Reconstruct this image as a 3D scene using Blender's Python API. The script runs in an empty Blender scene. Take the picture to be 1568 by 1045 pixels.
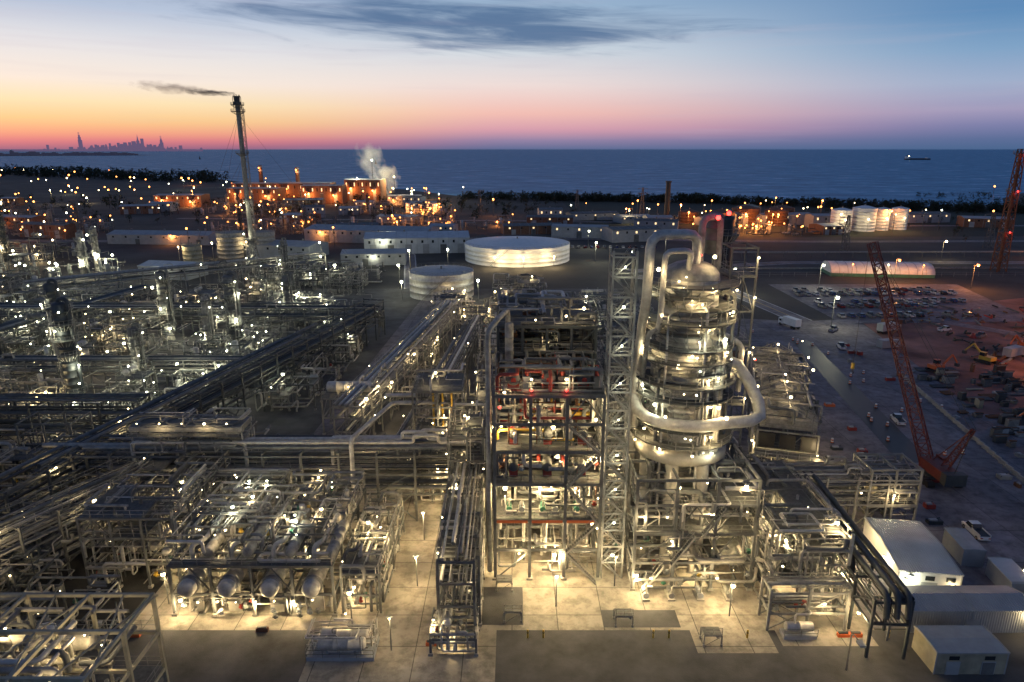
import bpy, math, random
from math import sin, cos, pi, sqrt
from mathutils import Vector
R = random.Random(7)
RL = random.Random(3)
scene = bpy.context.scene
COL = scene.collection

# ------------------------------------------------------------------ materials
def s2l(c):
    return tuple(((x/255.0)/12.92 if x/255.0 <= .04045 else ((x/255.0+.055)/1.055)**2.4) for x in c)
def mat(name, c, rough=.6, metal=0., var=.25, scale=.6, bump=0., c2=None, bscale=8.):
    m = bpy.data.materials.new(name); m.use_nodes = True
    nt = m.node_tree; b = nt.nodes['Principled BSDF']
    tc = nt.nodes.new('ShaderNodeTexCoord')
    n = nt.nodes.new('ShaderNodeTexNoise'); n.inputs['Scale'].default_value = scale
    n.inputs['Detail'].default_value = 5; n.inputs['Roughness'].default_value = .65
    nt.links.new(tc.outputs['Object'], n.inputs['Vector'])
    r = nt.nodes.new('ShaderNodeValToRGB')
    r.color_ramp.elements[0].position = .32; r.color_ramp.elements[1].position = .68
    a = tuple(x*(1-var) for x in c); d = c2 if c2 else tuple(min(1, x*(1+var)) for x in c)
    r.color_ramp.elements[0].color = (*a, 1); r.color_ramp.elements[1].color = (*d, 1)
    nt.links.new(n.outputs['Fac'], r.inputs['Fac'])
    nt.links.new(r.outputs['Color'], b.inputs['Base Color'])
    b.inputs['Roughness'].default_value = rough; b.inputs['Metallic'].default_value = metal
    if bump:
        n2 = nt.nodes.new('ShaderNodeTexNoise'); n2.inputs['Scale'].default_value = bscale
        nt.links.new(tc.outputs['Object'], n2.inputs['Vector'])
        bp = nt.nodes.new('ShaderNodeBump'); bp.inputs['Strength'].default_value = bump
        bp.inputs['Distance'].default_value = .1
        nt.links.new(n2.outputs['Fac'], bp.inputs['Height']); nt.links.new(bp.outputs['Normal'], b.inputs['Normal'])
    return m
def emat(name, c, s):
    m = bpy.data.materials.new(name); m.use_nodes = True
    nt = m.node_tree; b = nt.nodes['Principled BSDF']
    b.inputs['Base Color'].default_value = (*c, 1)
    b.inputs['Emission Color'].default_value = (*c, 1); b.inputs['Emission Strength'].default_value = s
    m.cycles.emission_sampling = 'NONE'
    return m
def slabmat(name, c, var, bw, bh, mortar):
    m = mat(name, c, .85, 0, var, .12, .3)
    nt = m.node_tree; b = nt.nodes['Principled BSDF']
    tc = [n for n in nt.nodes if n.type == 'TEX_COORD'][0]
    src = b.inputs['Base Color'].links[0].from_socket
    br = nt.nodes.new('ShaderNodeTexBrick'); br.offset = 0.0
    br.inputs['Color1'].default_value = (.82, .82, .82, 1); br.inputs['Color2'].default_value = (1.08, 1.06, 1.04, 1)
    br.inputs['Mortar'].default_value = (.3, .3, .3, 1)
    br.inputs['Scale'].default_value = 1; br.inputs['Brick Width'].default_value = bw
    br.inputs['Row Height'].default_value = bh; br.inputs['Mortar Size'].default_value = mortar
    nt.links.new(tc.outputs['Object'], br.inputs['Vector'])
    mx = nt.nodes.new('ShaderNodeMixRGB'); mx.blend_type = 'MULTIPLY'; mx.inputs[0].default_value = 1
    nt.links.new(src, mx.inputs[1]); nt.links.new(br.outputs['Color'], mx.inputs[2])
    n3 = nt.nodes.new('ShaderNodeTexNoise'); n3.inputs['Scale'].default_value = .5; n3.inputs['Detail'].default_value = 8
    n3.inputs['Roughness'].default_value = .7
    nt.links.new(tc.outputs['Object'], n3.inputs['Vector'])
    r3 = nt.nodes.new('ShaderNodeValToRGB'); r3.color_ramp.elements[0].position = .38; r3.color_ramp.elements[1].position = .55
    r3.color_ramp.elements[0].color = (.45, .45, .45, 1); r3.color_ramp.elements[1].color = (1, 1, 1, 1)
    nt.links.new(n3.outputs['Fac'], r3.inputs['Fac'])
    m2 = nt.nodes.new('ShaderNodeMixRGB'); m2.blend_type = 'MULTIPLY'; m2.inputs[0].default_value = .8
    nt.links.new(mx.outputs[0], m2.inputs[1]); nt.links.new(r3.outputs[0], m2.inputs[2])
    nt.links.new(m2.outputs[0], b.inputs['Base Color'])
    return m

M = {}
M['steel'] = mat('galvanised_steel', (.19, .19, .18), .7, .0, .4, .5)
M['dark'] = mat('dark_painted_steel', (.032, .040, .046), .6, .0, .3, .5)
M['mid'] = mat('weathered_steel', (.095, .10, .10), .7, .0, .4, .5)
M['alu'] = mat('aluminium_cladding', (.39, .38, .355), .5, .2, .28, .9)
M['alu2'] = mat('dull_cladding', (.25, .24, .215), .65, .05, .35, 1.1)
M['clad'] = mat('column_insulation', (.34, .33, .30), .5, .15, .35, .7)
M['grat'] = mat('grating', (.085, .088, .085), .8, .0, .35, 2.)
M['conc'] = mat('concrete_structure', (.30, .285, .25), .85, 0, .25, .4)
M['slab'] = slabmat('concrete_slabs', (.31, .285, .24), .3, 6, 6, .06)
M['yard'] = slabmat('yard_concrete', (.17, .16, .18), .35, 9, 9, .06)
M['asph'] = mat('asphalt', (.06, .061, .064), .85, 0, .5, .15, .4)
M['gravel'] = mat('gravel_ground', (.026, .028, .03), .95, 0, .5, .02, .6, c2=(.06, .058, .056))
M['dirt'] = mat('dirt', (.13, .06, .05), .95, 0, .5, .06, .8, c2=(.28, .14, .12))
M['grass'] = mat('grass', (.014, .020, .012), .95, 0, .4, .03, .5)
M['sand'] = mat('sand', (.12, .11, .10), .95, 0, .2, .05)
M['white'] = mat('white_paint', (.64, .65, .64), .5, 0, .1, .5)
M['grey'] = mat('grey_paint', (.27, .285, .295), .55, 0, .15, .5)
M['cream'] = mat('cream_paint', (.26, .24, .175), .65, 0, .3, .4)
M['black'] = mat('black_paint', (.015, .015, .017), .5, 0, .3, .5)
M['red'] = mat('red_paint', (.26, .03, .02), .55, 0, .3, .7)
M['orange'] = mat('orange_paint', (.5, .11, .03), .5, 0, .2, .7)
M['yellow'] = mat('yellow_paint', (.5, .32, .04), .5, 0, .15, .7)
M['green'] = mat('green_paint', (.04, .15, .10), .5, 0, .2, .7)
M['blue'] = mat('blue_paint', (.05, .12, .27), .5, 0, .2, .7)
M['rust'] = mat('rusty_brown', (.13, .06, .03), .8, 0, .3, .5)
M['brick'] = mat('brown_brick', (.17, .085, .05), .85, 0, .3, .8)
M['glass'] = mat('dark_glass', (.02, .025, .03), .12, 0, .1, 1)
M['rubber'] = mat('rubber', (.015, .015, .015), .8, 0, .2, 3)
M['leaf'] = mat('leaf', (.016, .026, .011), .9, 0, .5, .3)
M['bark'] = mat('bark', (.04, .03, .025), .9, 0, .3, 1)
M['crane'] = mat('crane_red', (.10, .013, .011), .55, 0, .3, .7)
M['lw'] = emat('lamp_warm', (1, .80, .44), 16)
M['lc'] = emat('lamp_white', (.97, .98, .72), 16)
M['lo'] = emat('lamp_orange', (1, .33, .07), 10)
M['lr'] = emat('lamp_red', (1, .04, .03), 8)
M['win'] = emat('lit_window', (1, .7, .35), 1.5)
LC = {'lw': (1, .73, .36), 'lc': (.98, .93, .62), 'lo': (1, .34, .08), 'lr': (1, .05, .03)}

def corr(name, c, k=6):
    m = mat(name, c, .55, .1, .15, .3)
    nt = m.node_tree; b = nt.nodes['Principled BSDF']
    tc = [n for n in nt.nodes if n.type == 'TEX_COORD'][0]
    w = nt.nodes.new('ShaderNodeTexWave'); w.inputs['Scale'].default_value = k/6.28
    nt.links.new(tc.outputs['Object'], w.inputs['Vector'])
    bp = nt.nodes.new('ShaderNodeBump'); bp.inputs['Strength'].default_value = .8; bp.inputs['Distance'].default_value = .1
    nt.links.new(w.outputs['Fac'], bp.inputs['Height']); nt.links.new(bp.outputs['Normal'], b.inputs['Normal'])
    return m
M['corr'] = corr('corrugated_sheet', (.27, .29, .31))
M['corrw'] = corr('white_corrugated_sheet', (.42, .45, .48))

# ------------------------------------------------------------------ mesh builder
def basis(dx, dy, dz):
    hl = sqrt(dx*dx+dy*dy)
    if hl < 1e-4: return (1, 0, 0), (0, 1, 0)
    a = (-dy/hl, dx/hl, 0)
    b = (dy*a[2]-dz*a[1], dz*a[0]-dx*a[2], dx*a[1]-dy*a[0])
    return a, b
LIGHTDATA = {}
def lightdata(kind, power):
    g = 2.1 if power < 1000 else 1.25
    if kind == 'lo': g = 1.3
    if kind == 'lr': g = .8
    k = (kind, int(power))
    if k not in LIGHTDATA:
        L = bpy.data.lights.new('lamp_light', 'POINT'); L.energy = power*g; L.color = LC[kind]; L.shadow_soft_size = .2
        LIGHTDATA[k] = L
    return LIGHTDATA[k]

class MB:
    def __init__(s):
        s.v = []; s.f = []; s.m = []; s.s = []; s.mats = []; s.lights = []
    def mi(s, m):
        if m not in s.mats: s.mats.append(m)
        return s.mats.index(m)
    def face(s, idx, m, sm=False):
        s.f.append(idx); s.m.append(s.mi(m)); s.s.append(sm)
    def beam(s, p, q, w, m='steel', h=None):
        dx, dy, dz = q[0]-p[0], q[1]-p[1], q[2]-p[2]
        L = sqrt(dx*dx+dy*dy+dz*dz)
        if L < 1e-3: return
        dx /= L; dy /= L; dz /= L
        a, b = basis(dx, dy, dz)
        w2 = w*.5*(1+R.uniform(-.02, .02)); h2 = (h or w)*.5*(1+R.uniform(-.02, .02))
        i = len(s.v)
        for P in (p, q):
            for (e, g) in ((-1, -1), (1, -1), (1, 1), (-1, 1)):
                s.v.append((P[0]+a[0]*w2*e+b[0]*h2*g, P[1]+a[1]*w2*e+b[1]*h2*g, P[2]+a[2]*w2*e+b[2]*h2*g))
        k = s.mi(m)
        for f in ((0, 1, 5, 4), (1, 2, 6, 5), (2, 3, 7, 6), (3, 0, 4, 7), (3, 2, 1, 0), (4, 5, 6, 7)):
            s.f.append(tuple(i+j for j in f)); s.m.append(k); s.s.append(False)
    def box(s, x0, y0, z0, x1, y1, z1, m):
        j = lambda: R.uniform(-.002, .002)
        x0 += j(); x1 += j(); y0 += j(); y1 += j(); z1 += j()
        i = len(s.v)
        s.v += [(x0, y0, z0), (x1, y0, z0), (x1, y1, z0), (x0, y1, z0), (x0, y0, z1), (x1, y0, z1), (x1, y1, z1), (x0, y1, z1)]
        k = s.mi(m)
        for f in ((0, 3, 2, 1), (4, 5, 6, 7), (0, 1, 5, 4), (1, 2, 6, 5), (2, 3, 7, 6), (3, 0, 4, 7)):
            s.f.append(tuple(i+t for t in f)); s.m.append(k); s.s.append(False)
    def rev(s, p, d, prof, m, n=16, cap=True):
        L = sqrt(d[0]**2+d[1]**2+d[2]**2); d = (d[0]/L, d[1]/L, d[2]/L)
        a, b = basis(*d)
        i0 = len(s.v); cs = [(cos(2*pi*k/n), sin(2*pi*k/n)) for k in range(n)]
        def ring(t, r):
            c = (p[0]+d[0]*t, p[1]+d[1]*t, p[2]+d[2]*t)
            for (x, y) in cs:
                s.v.append((c[0]+r*(a[0]*x+b[0]*y), c[1]+r*(a[1]*x+b[1]*y), c[2]+r*(a[2]*x+b[2]*y)))
        for t, r in prof: ring(t, max(r, .001))
        k = s.mi(m)
        for j in range(len(prof)-1):
            for q in range(n):
                q2 = (q+1) % n
                s.f.append((i0+j*n+q, i0+j*n+q2, i0+(j+1)*n+q2, i0+(j+1)*n+q)); s.m.append(k); s.s.append(True)
        if cap:
            for (t, r), fl in ((prof[0], True), (prof[-1], False)):
                if r > .02:
                    i = len(s.v); ring(t, r)
                    idx = list(range(i, i+n))
                    if fl: idx.reverse()
                    s.f.append(tuple(idx)); s.m.append(k); s.s.append(False)
    def cyl(s, p, q, r, m, n=12, r2=None, cap=True):
        d = (q[0]-p[0], q[1]-p[1], q[2]-p[2]); L = sqrt(d[0]**2+d[1]**2+d[2]**2)
        if L < 1e-4: return
        s.rev(p, d, [(0, r), (L, r if r2 is None else r2)], m, n, cap)
    def vessel(s, p, q, r, m, n=16):
        d = (q[0]-p[0], q[1]-p[1], q[2]-p[2]); L = sqrt(d[0]**2+d[1]**2+d[2]**2)
        h = [(-.45*r*cos(a), r*sin(a)) for a in (0, .35, .7, 1.05, 1.35)]
        pr = h+[(0, r)]
        k = int(L/1.6)
        for j in range(1, k):
            t = L*j/k; pr += [(t-.05, r), (t-.04, r*1.012+.008), (t+.04, r*1.012+.008), (t+.05, r)]
        pr += [(L, r)]+[(L-t, rr) for t, rr in reversed(h)]
        s.rev(p, d, pr, m, n, False)
    def pipe(s, pts, r, m='alu', n=8, fil=True):
        if fil and len(pts) > 2:
            out = [pts[0]]
            for i in range(1, len(pts)-1):
                A, B, C = pts[i-1], pts[i], pts[i+1]
                la = math.dist(A, B); lb = math.dist(B, C)
                if la < 1e-3 or lb < 1e-3: continue
                d = min(2.6*r, la*.48, lb*.48)
                P = [B[k]+(A[k]-B[k])*d/la for k in range(3)]; Q = [B[k]+(C[k]-B[k])*d/lb for k in range(3)]
                for t in (0, .3, .7, 1):
                    out.append(tuple((1-t)**2*P[k]+2*t*(1-t)*B[k]+t*t*Q[k] for k in range(3)))
            out.append(pts[-1]); pts = out
        P = [pts[0]]
        for q in pts[1:]:
            if math.dist(q, P[-1]) > 1e-3: P.append(q)
        if len(P) < 2: return
        i0 = len(s.v); N = len(P); k = s.mi(m)
        def nrm(v):
            l = sqrt(v[0]**2+v[1]**2+v[2]**2) or 1; return (v[0]/l, v[1]/l, v[2]/l)
        segs = [nrm([P[i+1][j]-P[i][j] for j in range(3)]) for i in range(N-1)]
        a, b = basis(*segs[0])
        for i in range(N):
            if i == 0: t = segs[0]
            elif i == N-1: t = segs[-1]
            else: t = nrm([segs[i-1][j]+segs[i][j] for j in range(3)])
            dt = a[0]*t[0]+a[1]*t[1]+a[2]*t[2]
            a = nrm([a[j]-dt*t[j] for j in range(3)])
            b = (t[1]*a[2]-t[2]*a[1], t[2]*a[0]-t[0]*a[2], t[0]*a[1]-t[1]*a[0])
            for q in range(n):
                c, w = cos(2*pi*q/n)*r, sin(2*pi*q/n)*r
                s.v.append((P[i][0]+a[0]*c+b[0]*w, P[i][1]+a[1]*c+b[1]*w, P[i][2]+a[2]*c+b[2]*w))
        for i in range(N-1):
            for q in range(n):
                q2 = (q+1) % n
                s.f.append((i0+i*n+q, i0+i*n+q2, i0+(i+1)*n+q2, i0+(i+1)*n+q)); s.m.append(k); s.s.append(True)
    def lamp(s, p, kind='lw', power=0, r=.16, off=None):
        if r < .3: r *= RL.choice((.8, .9, 1.1, 1.3, 1.7)) if power else RL.choice((.6, .75, .9))
        s.rev((p[0], p[1], p[2]-r), (0, 0, 1), [(0, 0), (.3*r, .75*r), (r, r), (1.7*r, .75*r), (2*r, 0)], kind, 8, False)
        s.rev((p[0], p[1], p[2]+r*1.05), (0, 0, 1), [(0, r*1.2), (.5*r, r*.5)], 'grey', 8)
        if power:
            o = off or (0, -.25-r, -.25-r)
            s.lights.append(((p[0]+o[0], p[1]+o[1], p[2]+o[2]), kind, power))
    def rail(s, pts, z, m='steel', step=1.8, w=.05):
        for i in range(len(pts)-1):
            a, b = pts[i], pts[i+1]; L = math.dist(a, b); n = max(1, int(L/step))
            for h in (.55, 1.1): s.beam((a[0], a[1], z+h), (b[0], b[1], z+h), w, m)
            for k in range(n+1):
                t = k/n; x = a[0]+(b[0]-a[0])*t; y = a[1]+(b[1]-a[1])*t
                s.beam((x, y, z), (x, y, z+1.1), w, m)
    def stairs(s, x0, x1, y, z0, z1, w=.9, m='steel'):
        for yy in (y, y+w):
            s.beam((x0, yy, z0), (x1, yy, z1), .07, m, .25)
            s.beam((x0, yy, z0+1.05), (x1, yy, z1+1.05), .05, m)
        n = max(3, int(abs(z1-z0)/.3))
        for k in range(n):
            t = (k+.5)/n; x = x0+(x1-x0)*t; z = z0+(z1-z0)*t
            s.box(x-.14, y, z, x+.14, y+w, z+.04, 'grat')
    def ladder(s, x, y, z0, z1, m='steel'):
        for dx in (-.22, .22): s.beam((x+dx, y, z0), (x+dx, y, z1), .06, m)
        z = z0
        while z < z1: s.beam((x-.22, y, z), (x+.22, y, z), .035, m); z += .45
        z = z0+2.2
        while z < z1:
            s.pipe([(x+.38*sin(t), y-.38*cos(t)-.2, z) for t in (-1.9, -1.2, -.5, .2, .9, 1.6, 1.9)], .025, m, 4, False); z += 1.1
    def make(s, name, parent=None, loc=(0, 0, 0), rot=0.):
        me = bpy.data.meshes.new(name+'_mesh'); me.from_pydata(s.v, [], s.f)
        for k in s.mats: me.materials.append(M[k])
        me.polygons.foreach_set('material_index', s.m); me.polygons.foreach_set('use_smooth', s.s)
        me.update()
        o = bpy.data.objects.new(name, me); COL.objects.link(o); o.location = loc; o.rotation_euler = (0, 0, rot)
        if parent: o.parent = parent
        for p, k, w in s.lights:
            l = bpy.data.objects.new('lamp_light', lightdata(k, w)); l.location = p; COL.objects.link(l); l.parent = o
        return o
def lin(a, b, n): return [a+(b-a)*i/n for i in range(n+1)]
PM = ['alu', 'alu', 'alu2', 'alu2', 'steel', 'mid', 'mid', 'alu2', 'mid']
DPM = ['mid', 'mid', 'dark', 'alu2', 'steel', 'dark', 'alu2']

# ------------------------------------------------------------------ plant generators
def frame(mb, x0, x1, y0, y1, levels, nx, ny, st='mid', w=.32, floors=(), rail=True, brace=.3, skip=.0):
    xs, ys = lin(x0, x1, nx), lin(y0, y1, ny); top = levels[-1]
    for x in xs:
        for y in ys:
            mb.beam((x, y, 0), (x, y, top), w, st)
            mb.box(x-w, y-w, 0, x+w, y+w, .35, 'conc')
    zz = [0]+list(levels)
    for z in levels:
        for y in ys: mb.beam((x0, y, z-w*.5), (x1, y, z-w*.5), w*.6, st, w)
        for x in xs: mb.beam((x, y0, z-w*.5), (x, y1, z-w*.5), w*.6, st, w*.9)
    for k in range(len(zz)-1):
        za, zb = zz[k], zz[k+1]
        for y in (y0, y1):
            for i in range(nx):
                if R.random() < brace:
                    xm = (xs[i]+xs[i+1])/2
                    if R.random() < .5:
                        mb.beam((xs[i], y, za), (xm, y, zb-w), w*.4, st); mb.beam((xs[i+1], y, za), (xm, y, zb-w), w*.4, st)
                    else: mb.beam((xs[i], y, za), (xs[i+1], y, zb-w), w*.4, st)
        for x in (x0, x1):
            for i in range(ny):
                if R.random() < brace:
                    mb.beam((x, ys[i], za), (x, ys[i+1], zb-w), w*.4, st)
    for z in floors:
        for i in range(nx):
            for j in range(ny):
                if R.random() >= skip:
                    mb.box(xs[i]+.02, ys[j]+.02, z+.01, xs[i+1]-.02, ys[j+1]-.02, z+.07, 'grat')
        if rail: mb.rail([(x0, y0), (x1, y0), (x1, y1), (x0, y1), (x0, y0)], z+.07)

def tangle(mb, x0, x1, y0, y1, z0, z1, n, rmin=.06, rmax=.25, pm=PM, seg=8, fil=True, lmax=9):
    lo = (x0, y0, z0); hi = (x1, y1, z1)
    for _ in range(n):
        p = [R.uniform(lo[k], hi[k]) for k in range(3)]
        p[2] = z0+round((p[2]-z0)/1.2)*1.2
        pts = [tuple(p)]; last = -1
        for _ in range(R.randint(2, 5)):
            ax = R.choice([0, 1, 2])
            if ax == last: ax = (ax+1) % 3
            last = ax
            d = R.uniform(1.2, lmax)*R.choice((-1, 1))
            if ax == 2: d *= .6
            q = min(hi[ax], max(lo[ax], p[ax]+d))
            if abs(q-p[ax]) < .5: continue
            p[ax] = q; pts.append(tuple(p))
        if len(pts) < 2: continue
        mb.pipe(pts, rmin+(rmax-rmin)*R.random()**2, R.choice(pm), seg, fil)

def valves(mb, x0, x1, y0, y1, z0, z1, n):
    for _ in range(n):
        x, y, z = R.uniform(x0, x1), R.uniform(y0, y1), R.uniform(z0, z1)
        c = R.choice(['red', 'yellow', 'grey', 'grey', 'grey', 'green', 'steel', 'mid', 'steel', 'alu2', 'mid'])
        mb.cyl((x, y, z), (x, y, z+.5), .2, c, 8); mb.cyl((x, y, z+.6), (x, y, z+.65), .3, c, 8)
        mb.cyl((x-.35, y, z+.2), (x+.35, y, z+.2), .16, c, 8)

def pump(mb, x, y, z=0, c='green'):
    mb.box(x-.5, y-1.2, z, x+.5, y+1.2, z+.3, 'conc')
    mb.cyl((x, y-.1, z+.75), (x, y+1.0, z+.75), .35, c, 10); mb.cyl((x, y-1.0, z+.75), (x, y-.55, z+.75), .42, c, 10)
    mb.cyl((x, y-.55, z+.75), (x, y-.1, z+.75), .1, 'steel', 6); mb.pipe([(x, y-.8, z+1), (x, y-.8, z+2.2), (x+.8, y-.8, z+2.2)], .12, 'alu2', 6)

def exch(mb, x, y, z, L=6, r=.55, m='alu', ax='y'):
    def T(a, b, c): return (x+b, y+a, z+c) if ax == 'y' else (x+a, y+b, z+c)
    mb.vessel(T(0, 0, 0), T(L, 0, 0), r, m, 14)
    mb.cyl(T(.55, 0, 0), T(.72, 0, 0), r*1.25, 'steel', 14); mb.cyl(T(.78, 0, 0), T(.95, 0, 0), r*1.25, 'steel', 14)
    for t in (.25, .75):
        a = T(L*t, 0, -r)
        mb.box(a[0]-.35, a[1]-.2, a[2]-.55, a[0]+.35, a[1]+.2, a[2]+.2, 'conc')
        mb.cyl(T(L*t, 0, r*.9), T(L*t, 0, r+.7), .18, 'steel', 8)

def rack(mb, a, b, width, levels, bay=6, npipe=8, st='mid', w=.3, pm=PM, lamps=None, rmax=.3, loops=True, rail=False):
    L = math.dist(a, b); ux, uy = (b[0]-a[0])/L, (b[1]-a[1])/L; nx_, ny_ = -uy, ux
    n = max(1, round(L/bay))
    def P(t, o, z): return (a[0]+ux*t+nx_*o, a[1]+uy*t+ny_*o, z)
    top = levels[-1]; h = width/2
    for i in range(n+1):
        t = L*i/n
        for o in (-h, h): mb.beam(P(t, o, 0), P(t, o, top+.2), w, st)
        for z in levels: mb.beam(P(t, -h, z-.15), P(t, h, z-.15), w*.8, st, w)
        if i < n and i % 3 == 0:
            for o in (-h, h):
                mb.beam(P(t, o, .2), P(t+L/n, o, levels[0]), w*.5, st); mb.beam(P(t+L/n, o, .2), P(t, o, levels[0]), w*.5, st)
        if i < n and i % 2 == 1 and len(levels) > 1:
            for o in (-h, h): mb.beam(P(t, o, levels[0]), P(t+L/n, o, levels[1]), w*.45, st)
    for z in levels:
        for o in (-h, h): mb.beam(P(0, o, z-.5), P(L, o, z-.5), w*.6, st, w*.9)
    for z in levels:
        o = -h+.4
        while o < h-.3:
            r = .07+(rmax-.07)*R.random()**1.8
            o += r
            if o > h-.2: break
            if R.random() < .88:
                t0 = 0 if R.random() < .7 else R.uniform(0, L*.4); t1 = L if R.random() < .7 else R.uniform(L*.6, L)
                pts = [P(t0, o, z+r)]
                if loops and r > .12 and R.random() < .35 and z == top:
                    tm = R.uniform(t0+2, t1-4)
                    H = z+r+R.uniform(.9, 1.6); W = R.uniform(2, 3.5)
                    pts += [P(tm, o, z+r), P(tm, o, H), P(tm+W, o, H), P(tm+W, o, z+r)]
                pts.append(P(t1, o, z+r))
                if R.random() < .3: pts.append(P(t1, o, max(1, z-R.uniform(2, 5))))
                mb.pipe(pts, r, R.choice(pm), 8)
            o += r+R.uniform(.08, .35)
    if rail:
        for o in (-h, h):
            p, q = P(0, o, 0), P(L, o, 0); mb.rail([p[:2], q[:2]], top+.1)
    if lamps:
        kind, step, power, rr = lamps; t = step*.5; k = 0
        while t < L:
            z = R.choice(levels)+R.choice([.9, -.8]); o = R.choice((-h-.25, h+.25))
            mb.lamp(P(t, o, z), kind, power if k % 2 == 0 else 0, rr); t += step*R.uniform(.7, 1.3); k += 1

def aircooler(mb, x0, x1, y0, y1, z, legs=True, lamps=0):
    nx = max(1, round((x1-x0)/5))
    if legs: frame(mb, x0, x1, y0, y1, [z], nx, 1, 'steel', .28, (), False, .3)
    mb.box(x0, y0, z+1.1, x1, y1, z+2.1, 'mid')
    mb.box(x0-.05, y0-.5, z+1.3, x1+.05, y0-.02, z+2.0, 'alu2'); mb.box(x0-.05, y1+.02, z+1.3, x1+.05, y1+.5, z+2.0, 'alu2')
    for i in range(nx):
        for yy in lin(y0, y1, max(1, round((y1-y0)/4)))[:-1]:
            cx = x0+(i+.5)*(x1-x0)/nx; cy = yy+(y1-y0)/max(1, round((y1-y0)/4))/2
            mb.rev((cx, cy, z+.3), (0, 0, 1), [(0, 1.7), (.8, 1.9)], 'alu2', 16, False)
            mb.rev((cx, cy, z+2.12), (0, 0, 1), [(0, 1.75), (.25, 1.7), (.26, 1.45), (.05, 1.4)], 'mid', 16, False)
            mb.cyl((cx, cy, z+2.13), (cx, cy, z+2.2), 1.4, 'black', 16)
    for xx in lin(x0, x1, nx*3): mb.beam((xx, y0-.5, z+2.05), (xx, y1+.5, z+2.05), .12, 'steel')
    for yy, s in ((y0-.5, -1), (y1+.5, 1)):
        a, b = sorted((yy, yy+s*1.0)); mb.box(x0, a, z+.8, x1, b, z+.87, 'grat'); mb.rail([(x0, yy+s), (x1, yy+s)], z+.87)
    for k in range(lamps):
        mb.lamp((x0+(k+.5)*(x1-x0)/lamps, y0-1.2, z+3), 'lw', 120 if k % 2 else 0, .15)

def platform_ring(mb, c, z, r0, r1, a0, a1, kind=None, m='steel'):
    n = max(3, int((a1-a0)/.3))
    A = lin(a0, a1, n)
    i = len(mb.v)
    for a in A:
        for (rr, zz) in ((r0, z), (r1, z), (r1, z+.18), (r0, z+.18)): mb.v.append((c[0]+rr*cos(a), c[1]+rr*sin(a), zz))
    for k in range(n):
        for q in range(4):
            q2 = (q+1) % 4
            mb.face((i+k*4+q, i+k*4+q2, i+k*4+4+q2, i+k*4+4+q), 'grat')
    for h in (.6, 1.2): mb.pipe([(c[0]+r1*cos(a), c[1]+r1*sin(a), z+h) for a in A], .035, m, 4, False)
    for a in A:
        x, y = c[0]+r1*cos(a), c[1]+r1*sin(a); mb.beam((x, y, z), (x, y, z+1.2), .06, m)
        mb.beam((c[0]+r0*.99*cos(a), c[1]+r0*.99*sin(a), z-1.3), (x, y, z), .1, m)

def column(mb, x, y, r, h, m='mid', kind='lc', nl=4, power=200, br=.16, z0=0):
    mb.cyl((x, y, z0), (x, y, z0+2), r*1.15, 'conc', 14, r)
    mb.vessel((x, y, z0+2), (x, y, h), r, m, 16)
    z = z0+h*.25; k = 0
    while z < h+.5:
        a = R.uniform(0, 6.28)
        platform_ring(mb, (x, y), min(z, h-.3), r+.05, r+1.2, a, a+R.uniform(2.5, 5.5))
        z += R.uniform(3, 5)
    for _ in range(3):
        a = R.uniform(0, 6.28); px, py = x+(r+.35)*cos(a), y+(r+.35)*sin(a)
        zt = R.uniform(h*.5, h)
        mb.pipe([(x+r*.8*cos(a), y+r*.8*sin(a), zt), (px, py, zt), (px, py, 1.5), (px+R.uniform(-3, 3), py, 1.5)], R.uniform(.1, .22), R.choice(PM), 8)
    mb.pipe([(x, y, h), (x, y, h+1.3), (x+r+.6, y, h+1.3), (x+r+.6, y, 3)], r*.3, m, 8)
    for k in range(nl):
        a = R.uniform(pi, 2*pi); zz = z0+2+(h-2)*(k+.7)/nl
        mb.lamp((x+(r+1.2)*cos(a), y+(r+1.2)*sin(a), zz), kind, power if k % 2 == 0 else 0, br)

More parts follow.
